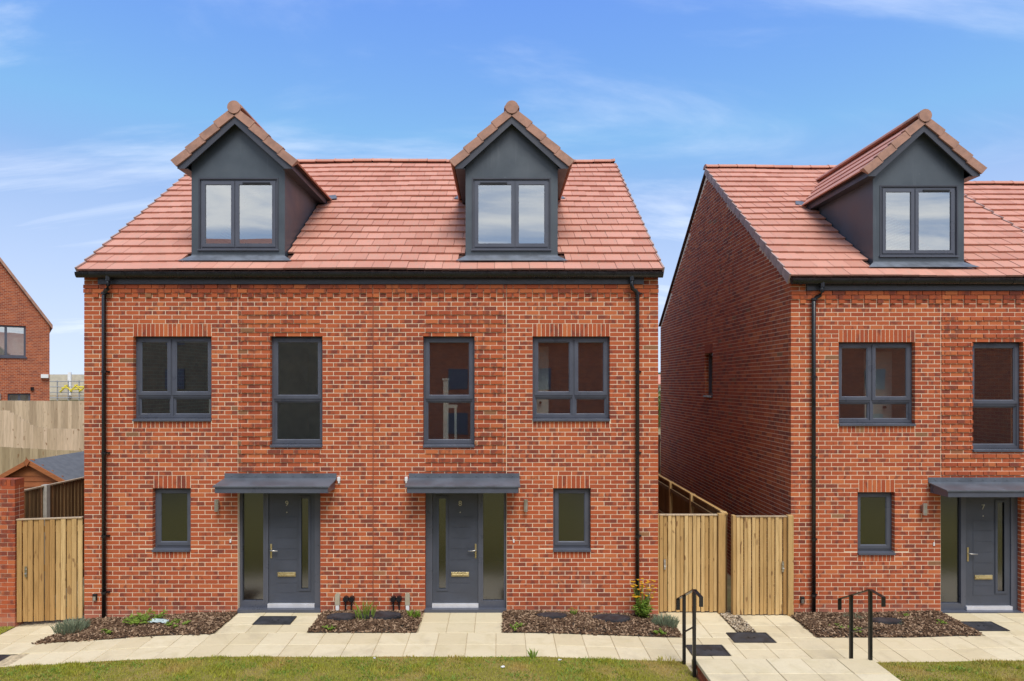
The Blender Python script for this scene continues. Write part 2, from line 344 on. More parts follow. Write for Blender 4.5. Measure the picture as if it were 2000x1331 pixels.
def thing(name, label, cat, loc=(0, 0, 0), rz=0, group=None):
    o = bpy.data.objects.new(name, None); COL.objects.link(o); o.location = loc; o.rotation_euler = (0, 0, rz); o.empty_display_size = 0.2
    tag(o, label, cat, group); return o
def tag(o, label, cat, group=None):
    o['label'] = label; o['category'] = cat
    if group: o['group'] = group
    return o
def subtract(rects, cut):
    """axis rectangles (a0,a1,b0,b1) minus one rectangle"""
    out = []
    c0, c1, d0, d1 = cut
    for a0, a1, b0, b1 in rects:
        if c1 <= a0 or c0 >= a1 or d1 <= b0 or d0 >= b1: out.append((a0, a1, b0, b1)); continue
        if d0 > b0: out.append((a0, a1, b0, d0))
        if d1 < b1: out.append((a0, a1, d1, b1))
        m0, m1 = max(b0, d0), min(b1, d1)
        if c0 > a0: out.append((a0, c0, m0, m1))
        if c1 < a1: out.append((c1, a1, m0, m1))
    return out
MESHES = {}
def brick_mesh(w, h, d):
    k = ('b', round(w, 3), round(h, 3), round(d, 3))
    if k not in MESHES:
        m = MB().box(-w / 2, w / 2, 0, d, -h / 2, h / 2, back=False).mesh('brick'); m.materials.append(M['brick']); MESHES[k] = m
    return MESHES[k]
def emit_bricks(bricks, wall, origin, limit=300):
    """bricks: (x0,x1,z0,z1,front y,depth). Those nearest the camera become objects, the rest one joined part."""
    o = Vector(origin)
    bricks.sort(key=lambda b: (o + Vector(((b[0] + b[1]) / 2, b[4], (b[2] + b[3]) / 2)) - CAM).length)
    for x0, x1, z0, z1, y, d in bricks[:limit]:
        link('brick', brick_mesh(x1 - x0, z1 - z0, d), wall, ((x0 + x1) / 2, y, (z0 + z1) / 2))
    if bricks[limit:]:
        mb = MB()
        for x0, x1, z0, z1, y, d in bricks[limit:]: mb.box(x0, x1, y, y + d, z0, z1, back=False)
        mb.build('brickwork', 'brick', wall, kind='stuff')

# ------------------------------------------------------------------ terrain
def lerp_pts(x, pts):
    if x <= pts[0][0]: return pts[0][1]
    for (a, va), (b, vb) in zip(pts, pts[1:]):
        if x <= b: return va + (vb - va) * (x - a) / (b - a)
    return pts[-1][1]
def gx(x): return lerp_pts(x, [(-10.5, -0.26), (-7.2, -0.15), (-5.4, -0.05), (-4.2, 0.0), (0.6, 0.0), (2.8, -0.075), (6.5, -0.075), (7.2, -0.05), (14, -0.05)])
def back(x, y):
    left = lerp_pts(y, [(1.5, -0.3), (5, 0.55), (8, 1.2), (11, 1.7), (25, 2.0), (60, 2.1)])
    mid = lerp_pts(y, [(9.6, -0.3), (12, 0.4), (22, 1.95), (60, 2.1)])
    k = min(1, max(0, (-7.3 - x) / 0.3)); return left * k + mid * (1 - k)
def ground_z(x, y):
    if y > 0: return back(x, y)
    return min(gx(x), 0) - 0.10 - 0.02 + (0.10 if y < -12 else 0)
mb = MB(); xs = [-2500, -600, -150, -60, -30, -20, -15, -12, -10.5, -9, -8, -7.6, -7.3, -6, -4.2, -2, 0.6, 2.8, 5, 7.2, 10, 14, 20, 30, 60, 150, 600, 2500]
ys = [-2500, -600, -150, -60, -40, -20, -13, -12, -8, -4, -2, -0.2, 0.05, 1.5, 3, 5, 8, 9.6, 12, 16, 22, 30, 60, 150, 600, 2500]
for y in ys:
    for x in xs: mb.v.append((x, y, ground_z(x, y)))
n = len(xs)
for j in range(len(ys) - 1):
    for i in range(n - 1): mb.f.append((j * n + i, j * n + i + 1, (j + 1) * n + i + 1, (j + 1) * n + i))
mb.build('ground', 'ground', kind='structure')
# the road that the houses look onto
MB().box(-60, 60, -18, -12.5, -0.25, 0.22).build('road', 'asphalt', kind='structure')
mb = MB()
hp = [(60, 0), (90, 6), (150, 12), (220, 15), (320, 13), (460, 16), (640, 10), (800, 0)]
for x, h in hp: mb.v += [(x, 390 , 0), (x, 420, 2 + h), (x, 520, 2 + h * 1.1), (x, 620, 0)]
for i in range(len(hp) - 1):
    for k in range(3): a = i * 4 + k; mb.f.append((a, a + 4, a + 5, a + 1))
mb.build('hills', 'hill', kind='structure', smooth=True)

# ------------------------------------------------------------------ window builder
def window(parent, S, u0, u1, z0, z1, y, lights, name='window', sill=True, vent=None, sill_ext=0.0):
    """lights: (ua, ub, za, zb, sash?) in u. Returns frame. Sub-parts go under the frame when the window itself is a part of the house."""
    own = name
    fw = 0.042; fr = MB(); sub = []
    fr.box(S * u0, S * (u0 + fw), y + 0.012, y + 0.085, z0, z1); fr.box(S * (u1 - fw), S * u1, y + 0.012, y + 0.085, z0, z1)
    fr.box(S * (u0 + fw), S * (u1 - fw), y + 0.012, y + 0.085, z0, z0 + fw); fr.box(S * (u0 + fw), S * (u1 - fw), y + 0.012, y + 0.085, z1 - fw, z1)
    us = sorted({l[1] for l in lights}); zs = sorted({l[3] for l in lights})
    for ub in us[:-1]: fr.box(S * (ub - 0.021), S * (ub + 0.021), y + 0.014, y + 0.085, z0 + fw, z1 - fw)
    for zb in zs[:-1]: fr.box(S * (u0 + fw), S * (u1 - fw), y + 0.0145, y + 0.085, zb - 0.021, zb + 0.021)
    f = fr.build(own, 'upvc', parent)
    host = f
    for ua, ub, za, zb, sash in lights:
        a = ua + (0.032 if ua == u0 else 0.014); b = ub - (0.032 if ub == u1 else 0.014); c = za + (0.032 if za == z0 else 0.014); d = zb - (0.032 if zb == z1 else 0.014)
        w = 0.056 if sash else 0.030; yy = y if sash else y + 0.030
        mb = MB()
        mb.box(S * a, S * (a + w), yy, yy + 0.06, c, d).box(S * (b - w), S * b, yy, yy + 0.06, c, d).box(S * (a + w), S * (b - w), yy, yy + 0.06, c, c + w).box(S * (a + w), S * (b - w), yy, yy + 0.06, d - w, d)
        # sloping glazing bead
        i = 0.014; A, B, C_, D = a + w, b - w, c + w, d - w; y1, y2 = yy + 0.004, yy + 0.02
        for (p, q, r_, t) in (((A, C_), (B, C_), (B - i, C_ + i), (A + i, C_ + i)), ((B, C_), (B, D), (B - i, D - i), (B - i, C_ + i)), ((B, D), (A, D), (A + i, D - i), (B - i, D - i)), ((A, D), (A, C_), (A + i, C_ + i), (A + i, D - i))):
            k = len(mb.v); mb.v += [(S * p[0], y1, p[1]), (S * q[0], y1, q[1]), (S * r_[0], y2, r_[1]), (S * t[0], y2, t[1])]; mb.f.append((k, k + 1, k + 2, k + 3))
        mb.build('sash' if sash else 'fixed_light', 'upvc', host)
        MB().box(S * (a + w * 0.6), S * (b - w * 0.6), yy + 0.024, yy + 0.040, c + w * 0.6, d - w * 0.6).build('pane', 'glass' if not vent == 'frost' else 'frost', host)
    if isinstance(vent, tuple):
        MB().box(S * vent[0], S * vent[1], y - 0.012, y + 0.003, z1 - 0.072, z1 - 0.050).build('trickle_vent', 'upvc' if len(vent) < 3 else vent[2], host)
    if sill:
        e = sill_ext; s0, s1 = u0 - e, u1 + e
        MB().prism([(S * s0, y + 0.05, z0 - 0.002), (S * s0, -0.035, z0 - 0.022), (S * s0, -0.035, z0 - 0.052), (S * s0, y + 0.05, z0 - 0.052)], (S * (s1 - s0), 0, 0)).build('sill', 'upvc', host)
    return f

# ------------------------------------------------------------------ house builder
PITCH = math.atan2(3.44, 4.59); CA, SA = math.cos(PITCH), math.sin(PITCH)
EAVE_Y, EAVE_Z, GAUGE, ROWS, TP = -0.09, 5.875, 0.313, 18, 0.30
WID, DEEP, RIDGE_Y = 4.93, 9.0, 4.5
def slope(u_x, s, n):     # point on the front slope
    return (u_x, EAVE_Y + s * CA - n * SA, EAVE_Z + s * SA + n * CA)
def tile_mesh(w, left=0, right=0):
    k = ('t', round(w, 3))
    if k not in MESHES:
        mb = MB(); h = w / 2
        P = []
        for s0, n0, n1 in ((0.0, 0.020, 0.054), (0.37, -0.012, 0.013)):
            P += [(-h, s0, n0), (-h, s0, n1), (h, s0, n1), (h, s0, n0)]
        mb.quadbox(P); m = mb.mesh('roof_tile'); m.materials.append(M['tile']); MESHES[k] = m
    return MESHES[k]
def tube_along(mb, pts, r, n=10): return mb.tube(pts, r, n)

def dormer(house, S, uD, extras=True):
    yD, w = 0.27, 0.816; ze, za = 7.70, 8.60; zb = EAVE_Z + (yD - EAVE_Y) / CA * SA - 0.02
    X = lambda u: S * (uD + u)
    wu0, wu1, wz0, wz1 = -0.685, 0.675, 6.33, 7.565
    rise = 0.93; he = 1.02; zr = 8.755; zee = zr - rise       # dormer roof
    slope_ = rise / he
    front = MB()
    front.box(X(-w), X(wu0), yD, yD + 0.07, zb, wz1).box(X(wu1), X(w), yD, yD + 0.07, zb, wz1).box(X(wu0), X(wu1), yD, yD + 0.07, zb, wz0)
    zt = zr - 0.05 - slope_ * w
    front.prism([(X(-w), yD, wz1), (X(w), yD, wz1), (X(w), yD, zt), (X(0), yD, zr - 0.05), (X(-w), yD, zt)], (0, 0.07, 0))
    d = front.build('dormer', 'clad', house)
    yb = (ze + 0.1 - EAVE_Z) / SA * CA + EAVE_Y
    for sg in (-1, 1):
        MB().prism([(X(sg * w), yD + 0.071, zb - 0.05), (X(sg * w), yD + 0.071, ze + 0.12), (X(sg * w), yb + 0.15, ze + 0.12)], (-S * sg * 0.05, 0, 0)).build('cheek', 'clad', d)
        yv = (zee - EAVE_Z) / SA * CA + EAVE_Y; yr = (zr - EAVE_Z) / SA * CA + EAVE_Y
        y0 = yD - 0.15
        # roof deck
        MB().prism([(X(sg * he), y0 + 0.02, zee - 0.0), (X(0), y0 + 0.02, zr), (X(0), yr + 0.1, zr), (X(sg * he), yv + 0.1, zee)], (0, 0, -0.025)).build('dormer_roof_deck', 'deck', d)
        # eaves fascia + soffit
        MB().box(X(sg * 0.965), X(sg * 0.985), y0 + 0.026, yv - 0.02, ze, zee + 0.02).build('eaves_board', 'barge', d)
        MB().box(X(sg * (w + 0.001)), X(sg * 0.965), y0 + 0.026, yv - 0.05, ze, ze + 0.012).build('soffit', 'barge', d)
        # barge board: rafter-parallel strip with a level foot
        lo = 0.20 * math.sqrt(1 + slope_ ** 2) * 0.92
        xo = 0.99; zo = zr - slope_ * xo
        pts = [(X(0), y0, zr - 0.02), (X(sg * xo), y0, zo - 0.02), (X(sg * xo), y0, ze), (X(sg * (zr - 0.02 - lo - ze) / slope_), y0, ze), (X(0), y0, zr - 0.02 - lo)]
        MB().prism(pts, (0, 0.024, 0)).build('barge_board', 'barge', d)
        # tiles: courses parallel to the dormer ridge
        ln = math.hypot(he, rise); ct, st = he / ln, rise / ln
        rows = 4; g = (ln - 0.06) / rows
        for k in range(rows):
            s0 = k * g; s1 = s0 + g + 0.05
            ymax = yv + (yr - yv) * min(1, (s1 / ln)) + 0.05
            yy = y0 + 0.07; st_len = TP if k % 2 == 0 else TP / 2
            while yy < ymax:
                ye = min(yy + st_len, ymax)
                def P(s_, n_, y_): return (X(sg * (he + 0.03 - s_ * ct + n_ * st)), y_, zee - 0.03 * slope_ + s_ * st + n_ * ct)
                MB().quadbox([P(s0, 0.018, yy + 0.002), P(s0, 0.042, yy + 0.002), P(s0, 0.042, ye - 0.002), P(s0, 0.018, ye - 0.002),
                              P(s1, -0.006, yy + 0.002), P(s1, 0.016, yy + 0.002), P(s1, 0.016, ye - 0.002), P(s1, -0.006, ye - 0.002)]).build('roof_tile', 'tile', d)
                yy = ye; st_len = TP
            # verge unit
            def V(s_, n_, y_): return (X(sg * (he + 0.035 - s_ * ct + n_ * st)), y_, zee - 0.035 * slope_ + s_ * st + n_ * ct)
            s1 = s0 + g + 0.012
            MB().quadbox([V(s0, -0.085, y0 - 0.035), V(s0, 0.058, y0 - 0.035), V(s0, 0.058, y0 + 0.085), V(s0, -0.085, y0 + 0.0),
                          V(s1, -0.105, y0 - 0.028), V(s1, 0.032, y0 - 0.028), V(s1, 0.032, y0 + 0.085), V(s1, -0.105, y0 + 0.0)]).build('verge_tile', 'verge', d)
        # lead at the foot of the valley
        sv = (yv - EAVE_Y) / CA
        MB().quadbox([slope(X(sg * 0.95), sv - 0.10, 0.058), slope(X(sg * 0.95), sv - 0.10, 0.066), slope(X(sg * 1.18), sv - 0.02, 0.066), slope(X(sg * 1.18), sv - 0.02, 0.058),
                      slope(X(sg * 0.95), sv + 0.16, 0.048), slope(X(sg * 0.95), sv + 0.16, 0.056), slope(X(sg * 1.10), sv + 0.2, 0.056), slope(X(sg * 1.10), sv + 0.2, 0.048)]).build('valley_flashing', 'lead', d)
    # ridge tiles + end cap
    y = y0
    while y < yr - 0.05:
        ye = min(y + 0.42, yr + 0.1); arc = [(math.cos(a) * 0.135, math.sin(a) * 0.095) for a in [math.pi * i / 8 for i in range(9)]]
        MB().prism([(X(0) + p, y + 0.003, zr + 0.005 + q) for p, q in arc], (0, ye - y - 0.006, 0)).build('ridge_tile', 'tile' if y > y0 else 'verge', d)
        y = ye
    MB().prism([(X(0) + 0.112 * math.cos(a), y0 - 0.045, zr + 0.005 + 0.112 * math.sin(a)) for a in [2 * math.pi * i / 20 for i in range(20)]], (0, 0.044, 0)).build('ridge_end_cap', 'verge', d)
    # apron
    mb = MB(); sA = (yD - EAVE_Y) / CA
    mb.quadbox([slope(X(-0.98), GAUGE - 0.015, 0.046), slope(X(-0.98), GAUGE - 0.015, 0.054), slope(X(0.98), GAUGE - 0.015, 0.054), slope(X(0.98), GAUGE - 0.015, 0.046),
                slope(X(-w), sA + 0.03, 0.046), slope(X(-w), sA + 0.03, 0.055), slope(X(w), sA + 0.03, 0.055), slope(X(w), sA + 0.03, 0.046)])
    mb.box(X(-w), X(w), yD - 0.006, yD - 0.001, zb + 0.03, zb + 0.10)
    mb.build('lead_apron', 'lead', d)
    # window: its members are pieces of the dormer
    um = 0.06
    fr = MB(); fw = 0.05
    a, b, c, e = wu0, wu1, wz0, wz1
    fr.box(X(a), X(a + fw), yD + 0.02, yD + 0.08, c, e).box(X(b - fw), X(b), yD + 0.02, yD + 0.08, c, e).box(X(a + fw), X(b - fw), yD + 0.02, yD + 0.08, c, c + fw).box(X(a + fw), X(b - fw), yD + 0.02, yD + 0.08, e - fw, e).box(X(um - 0.02), X(um + 0.02), yD + 0.02, yD + 0.08, c + fw, e - fw)
    fr.build('window_frame', 'upvc', d)
    tr = MB(); tr.box(X(a - 0.02), X(a + 0.006), yD - 0.008, yD + 0.02, c - 0.02, e + 0.02).box(X(b - 0.006), X(b + 0.02), yD - 0.008, yD + 0.02, c - 0.02, e + 0.02).box(X(a + 0.006), X(b - 0.006), yD - 0.008, yD + 0.02, e - 0.006, e + 0.02)
    tr.build('window_trim', 'barge', d)
    for ua, ub in ((a, um), (um, b)):
        p = ua + (0.036 if ua == a else 0.008); q = ub - (0.036 if ub == b else 0.008); r0, r1 = c + 0.036, e - 0.036; k = 0.06
        sm = MB(); yy = yD + 0.004
        sm.box(X(p), X(p + k), yy, yy + 0.05, r0, r1).box(X(q - k), X(q), yy, yy + 0.05, r0, r1).box(X(p + k), X(q - k), yy, yy + 0.05, r0, r0 + k).box(X(p + k), X(q - k), yy, yy + 0.05, r1 - k, r1)
        sm.build('sash', 'upvc', d)
        MB().box(X(p + k - 0.01), X(q - k + 0.01), yy + 0.02, yy + 0.036, r0 + k - 0.01, r1 - k + 0.01).build('pane', 'glass', d)
    MB().box(X(a + 0.13), X(um - 0.14), yD - 0.014, yD + 0.006, e - 0.085, e - 0.06).build('trickle_vent', 'iron', d)
    MB().box(X(a - 0.03), X(b + 0.03), yD - 0.03, yD + 0.02, c - 0.035, c - 0.006).build('sill', 'upvc', d)
    return d, yr

def house(label, Xp, Y0, Z0, S, number, side_bricks=False, u_lo=0.0, odd=0.15, verge_lo=False, simple=False, uD=2.44, walls=True, dw=0.30):
    h = thing('brick_house', label, 'house', (Xp, Y0, Z0), 0, 'new red brick houses in the row')
    org = (Xp, Y0, Z0)
    X = lambda u: S * u
    ZT = 5.80; ZB = -0.30 - Z0
    openings = [] if simple else [(0.903, 2.301, ZB - 1, 2.15), (3.115, 3.76, 1.095, 2.13), (2.76, 4.09, 3.347, 4.755), (0.867, 1.752, 2.896, 4.755)]
    zones = [] if simple else [(2.76, 4.09, 4.755, 4.98, 'v'), (3.115, 3.74, 2.13, 2.355, 'v'), (2.76, 4.09, 3.347 - 0.172, 3.347 - 0.055, 'v'), (3.115, 3.76, 1.095 - 0.172, 1.095 - 0.055, 'v')]
    sills = [] if simple else [(2.76, 4.09, 3.347 - 0.055, 3.347), (3.115, 3.76, 1.095 - 0.055, 1.095), (0.867, 1.752, 2.896 - 0.055, 2.896)]
    # --- front wall: mortar body
    rect = [(u_lo, WID - 0.006, ZB, ZT)]
    for o in openings + sills: rect = subtract(rect, (o[0] - 0.006, o[1] + 0.006, o[2] - (0 if o in sills else 0.0), o[3] + 0.006))
    wb = MB()
    for a, b, c, d in rect: wb.box(X(a), X(b), 0.0025, 0.28, c, d)
    wall = wb.build('wall', 'mortar', h)
    # --- bricks
    bricks = []
    z0 = 0.03
    if not simple:
        cuts = openings + sills + [z[:4] for z in zones]
        k = -6
        while z0 + k * 0.075 < ZT - 0.02:
            zb = z0 + k * 0.075 + 0.006; zt = zb + 0.063
            full = [c for c in cuts if c[2] <= zb + 0.022 and c[3] >= zt - 0.022]
            part = [c for c in cuts if c not in full and c[2] < zt + 0.005 and c[3] > zb - 0.005]
            for (ua, ub) in ((0.0, 2.306), (2.306, WID + 0.005)):
                free = [(ua, ub, 0, 1)]
                for c in full:
                    e = 0.004 if c in cuts[:4] else 0.0
                    free = subtract(free, (c[0] + e, c[1] - e, -1, 2))
                off = 0.1125 if (k + (ua > 1)) % 2 else 0.0
                for fa, fb, _, _ in free:
                    js = [ua - off + i * 0.225 for i in range(-1, 26)]
                    js = [fa] + [j for j in js if fa + 0.05 < j < fb - 0.05] + [fb]
                    for j0, j1 in zip(js, js[1:]):
                        a, b = j0 + 0.006, j1 - 0.006; zt_ = min(zt, ZT)
                        if b - a < 0.015 or zb < ZB: continue
                        proud = 0.0
                        if ua == 0 and a > 0.80 and 2.36 < zb < z0 + 70 * 0.075 and k % 2 == 0: proud = 0.017
                        rs = [(a, b, zb, zt_)]
                        if k == 72 and b - a > 0.15: rs = [(a, a + 0.1, zb, zt_), (a + 0.11, b, zb, zt_)]
                        for c in part: rs = subtract(rs, (c[0] - 0.005, c[1] + 0.005, c[2] - 0.005, c[3] + 0.005))
                        for i, (p, q, r_, t_) in enumerate(rs):
                            if q - p < 0.015 or t_ - r_ < 0.014: continue
                            if r_ > 5.65:
                                if q < 4.70: continue
                                p = max(p, 4.676)
                            pr = proud + rnd.uniform(-0.0010, 0.0020)
                            if k == 72 and i == 0: pr += 0.026
                            if k in (73, 74): pr += 0.026
                            x0, x1 = sorted((X(p), X(q))); bricks.append((x0, x1, r_, t_, -pr, 0.10 + pr))
            k += 1
        for a, b, c, d, _ in zones:
            n = round((b - a) / 0.075); p = (b - a) / n
            for i in range(n):
                x0, x1 = sorted((X(a + i * p + 0.005), X(a + (i + 1) * p - 0.005))); bricks.append((x0, x1, c + 0.005, d - 0.005, -rnd.uniform(0, 0.002), 0.1))
        emit_bricks(bricks, wall, org)
        # rear + sides + interior shells (one hollow body)
    sd = MB()
    gable = lambda x: [(x, 0.28, ZB), (x, DEEP, ZB), (x, DEEP, ZT), (x, RIDGE_Y, ZT + (RIDGE_Y) * SA / CA - 0.02), (x, 0.28, ZT + 0.28 * SA / CA - 0.02)]
    if not side_bricks:
        sd.prism(gable(X(WID - 0.006)), (-S * 0.25, 0, 0)); sd.build('gable_wall', 'brickfar', h)
    MB().box(X(u_lo), X(WID - 0.26), DEEP - 0.25, DEEP, ZB, ZT).build('rear_wall', 'brickfar', h)
    MB().prism(gable(X(u_lo)), (S * 0.1, 0, 0)).build('party_wall', 'room' if not verge_lo else 'brickfar', h)
    if not simple:
        # floors and cross wall so that the glass looks into rooms
        MB().box(X(u_lo + 0.1), X(WID - 0.26), 0.28, 4.2, 2.50, 2.66).build('floor_slab', 'room', h)
        MB().box(X(u_lo + 0.1), X(WID - 0.26), 0.28, 6.4, 5.05, 5.2).build('ceiling_slab', 'room', h)
        MB().box(X(u_lo + 0.1), X(WID - 0.26), 4.2, 4.3, ZB, 5.05).build('cross_wall', 'room', h)
        MB().box(X(2.35), X(2.45), 0.28, 4.2, ZB, 2.5).box(X(2.35), X(2.45), 0.28, 4.2, 2.66, 5.05).build('partition_wall', 'room', h)
    # --- fascia, gutter, downpipe
    MB().box(X(u_lo), X(4.67), -0.048, -0.005, 5.657, 5.80).build('fascia', 'barge', h)
    ge = 4.975; prof = [(math.cos(a), math.sin(a)) for a in [math.pi + math.pi * i / 10 for i in range(11)]]
    yg, zg, rg = -0.125, 5.845, 0.060
    pts = [(0, yg + rg * p, zg + rg * 1.55 * q) for p, q in prof]; inner = [(0, yg + (rg - 0.004) * p, zg + (rg - 0.004) * 1.5 * q) for p, q in reversed(prof)]
    gm = MB(); ring = pts + inner; b0 = len(gm.v); nn = len(ring)
    for u in (u_lo, ge): gm.v += [(X(u), p[1], p[2]) for p in ring]
    for i in range(nn): j = (i + 1) % nn; gm.f.append((i, j, nn + j, nn + i))
    gm.f.append(tuple(range(len(pts), 0, -1))); gm.f.append(tuple(range(nn, nn + len(pts))))
    gut = gm.build('gutter', 'gutter', h)
    u = u_lo + 0.45
    while u < ge - 0.1:
        w_ = 0.05 if int(u * 10) % 3 else 0.09
        bm_ = MB(); b_ = [(p[1] + (p[1] - yg) * 0.08, p[2] + (p[2] - zg) * 0.06) for p in pts]
        bm_.prism([(X(u), y_, z_) for y_, z_ in b_], (S * w_, 0, 0)).build('gutter_bracket', 'gutter', gut); u += 0.92
    if not simple:
        dp = MB(); dp.tube([(X(4.445), yg, 5.76), (X(4.445), yg, 5.62), (X(4.465), -0.105, 5.565), (X(4.535), -0.07, 5.525), (X(4.557), -0.058, 5.46), (X(4.557), -0.058, -0.16)], 0.034, 14)
        dpo = dp.build('downpipe', 'gutter', h, smooth=True)
        MB().tube([(X(4.445), yg, 5.80), (X(4.445), yg, 5.70)], 0.043, 14).build('gutter_outlet', 'gutter', dpo)
        for zc in (5.50, 4.15, 2.75, 1.32, 0.35):
            MB().tube([(X(4.557), -0.058, zc - 0.02), (X(4.557), -0.058, zc + 0.02)], 0.041, 12).box(X(4.557) + 0.03, X(4.557) + 0.075, -0.035, 0.0, zc - 0.012, zc + 0.012).build('pipe_clip', 'gutter', dpo)
    # --- roof
    uw0 = uD - 0.83; uw1 = uD + 0.83
    rp = MB(); Ls = (RIDGE_Y - EAVE_Y) / CA
    s_a, s_b = (0.27 - EAVE_Y) / CA + 0.02, 3.2
    cells = subtract([(u_lo, 4.97, 0.0, Ls)], (uw0, uw1, s_a, s_b))
    for a, b, c, d in cells:
        rp.quadbox([slope(X(a), c, -0.04), slope(X(a), c, -0.015), slope(X(b), c, -0.015), slope(X(b), c, -0.04), slope(X(a), d, -0.04), slope(X(a), d, -0.015), slope(X(b), d, -0.015), slope(X(b), d, -0.04)])
    zr = EAVE_Z + Ls * SA
    rp.prism([(X(u_lo), RIDGE_Y, zr), (X(u_lo), DEEP + 0.09, EAVE_Z), (X(4.97), DEEP + 0.09, EAVE_Z), (X(4.97), RIDGE_Y, zr)], (0, 0, -0.03))
    roof = rp.build('roof', 'deck', h)
    sag = lambda x, s: 0.010 * math.sin(x * 0.9 + s * 1.1 + Xp) + 0.006 * math.sin(x * 2.1 - s * 2.0)
    yv_s = (7.825 - EAVE_Z) / SA; yr_s = (8.755 - EAVE_Z) / SA
    for k in range(ROWS):
        u = u_lo + (odd if k % 2 else 0) - (TP if (k % 2 and odd > 0 and u_lo != 0) else 0)
        while u < 4.98 - 0.02:
            a, b = max(u, u_lo if odd > 0 else -0.151), min(u + TP, 4.98); u += TP
            if b - a < 0.03: continue
            s = k * GAUGE
            parts = [(a, b)]
            if k == 0: cut = None
            elif k == 1: cut = (uw0 - 0.11, uw1 + 0.11)
            elif k >= 2 and s < yv_s - 0.05: cut = (uw0, uw1)
            elif s < yr_s - 0.45:
                hw = 1.04 * (yr_s - s - 0.37) / (yr_s - yv_s) - 0.06; cut = (uD - hw, uD + hw) if hw > 0.1 else None
            else: cut = None
            if cut:
                parts = [(p, q) for p, q in ((a, min(b, cut[0])), (max(a, cut[1]), b)) if q - p > 0.02]
            for p, q in parts:
                w_ = q - p - 0.006
                o = link('roof_tile', tile_mesh(w_), roof)
                xc = X((p + q) / 2); n_ = sag(Xp + xc, s) + rnd.uniform(-0.0015, 0.0025)
                o.location = slope(xc, s, n_); o.rotation_euler = (PITCH + rnd.uniform(-0.004, 0.004), 0, rnd.uniform(-0.003, 0.003))
    u = u_lo; arc = [(math.cos(a) * 0.13, math.sin(a) * 0.085) for a in [math.pi * i / 8 for i in range(9)]]
    zt = EAVE_Z + Ls * SA + 0.0
    while u < 4.98 - 0.02:
        b = min(u + 0.448, 4.985)
        mb = MB(); mb.prism([(X(u + 0.003), RIDGE_Y + p, zt + q) for p, q in arc], (S * (b - u - 0.006), 0, 0))
        mb.prism([(X(b - 0.03), RIDGE_Y + p * 1.05, zt + q * 1.1) for p, q in arc], (S * 0.026, 0, 0))
        o = mb.build('ridge_tile', 'tile', roof); o.location.z = sag(Xp + X(u), Ls); u = b
    ends = [(4.98, 1)] + ([(u_lo, -1)] if verge_lo else [])
    for ue, sg in ends:
        for k in range(ROWS):
            s0, s1 = k * GAUGE - 0.005, (k + 1) * GAUGE + 0.01
            xo, xi = X(ue + sg * 0.028), X(ue - sg * 0.0)
            lip = 0.075; xl = X(ue - sg * lip)
            mb = MB()
            mb.quadbox([slope(xo, s0, -0.115), slope(xo, s0, 0.070), slope(xi, s0, 0.070), slope(xi, s0, -0.115), slope(xo, s1, -0.082), slope(xo, s1, 0.034), slope(xi, s1, 0.034), slope(xi, s1, -0.082)])
            mb.build('verge_tile', 'vergegrey', roof)
    if not (simple and uD > 90): dormer(h, S, uD)
    if simple: return h
    # --- windows
    yw = 0.075
    window(h, S, 2.76, 4.09, 3.347, 4.755, yw, [(2.76, 3.475, 3.725, 4.755, 1), (3.475, 4.09, 3.725, 4.755, 1), (2.76, 3.475, 3.347, 3.725, 0), (3.475, 4.09, 3.347, 3.725, 0)], vent=(2.90, 3.36), sill_ext=0.0)
    window(h, S, 0.867, 1.752, 2.896, 4.755, yw, [(0.867, 1.752, 3.665, 4.755, 1), (0.867, 1.752, 2.896, 3.665, 0)])
    window(h, S, 3.115, 3.76, 1.095, 2.13, yw, [(3.115, 3.76, 1.095, 2.13, 1)], vent='frost')
    # things seen through the glass: an inner door, a stair newel with handrail
    iw = MB().box(X(2.78), X(2.78 + dw), 0.62, 0.66, 2.66, 4.62); dr = iw.build('interior_door', 'white', h); MB().tube([(X(2.93), 0.57, 3.60), (X(2.93), 0.62, 3.60)], 0.025, 10).build('door_knob', 'iron', dr)
    if number == '8': nw = MB().box(X(1.17), X(1.26), 0.5, 0.59, 2.66, 4.0).box(X(1.155), X(1.275), 0.485, 0.605, 4.0, 4.04).box(X(1.26), X(1.42), 0.52, 0.58, 3.50, 3.56).box(X(1.37), X(1.41), 0.52, 0.57, 2.66, 3.50); nw.build('stair_newel', 'white', h)
    # --- door set
    yd = 0.075; d0, d1, zt_, zs = 0.903, 2.301, 2.148, 0.05
    fr = MB(); fr.box(X(d0), X(1.018), yd, yd + 0.08, zs, zt_).box(X(1.815), X(1.90), yd, yd + 0.08, zs, zt_ - 0.07).box(X(2.262), X(d1), yd, yd + 0.08, zs, zt_).box(X(1.018), X(2.262), yd, yd + 0.08, zt_ - 0.07, zt_)
    fr.box(X(1.90), X(2.262), yd, yd + 0.08, zs, zs + 0.11)
    fr.box(X(1.872), X(1.90), yd - 0.004, yd, zs + 0.08, zt_ - 0.07)
    df = fr.build('door_frame', 'upvc', h)
    MB().box(X(1.88), X(2.28), yd + 0.045, yd + 0.06, zs + 0.09, zt_ - 0.06).build('sidelight_pane', 'frost', df)
    MB().box(X(d0 - 0.012), X(d1 + 0.002), -0.035, yd + 0.075, -0.03, zs - 0.001).build('door_sill', 'upvc', df)
    # leaf around the slot light
    l0, l1, zb_, zt2 = 1.021, 1.812, 0.128, zt_ - 0.073; g0, g1, gz0, gz1 = 1.118, 1.262, 0.36, 1.955; yl = yd + 0.018
    lf = MB()
    for a, b, c, d in subtract([(l0, l1, zb_, zt2)], (g0, g1, gz0, gz1)): lf.box(X(a), X(b), yl, yl + 0.045, c, d)
    p0, p1 = 1.325, 1.675; zc = 0.40
    lf.box(X(1.295), X(1.30), yl - 0.002, yl, 0.3, 1.9)
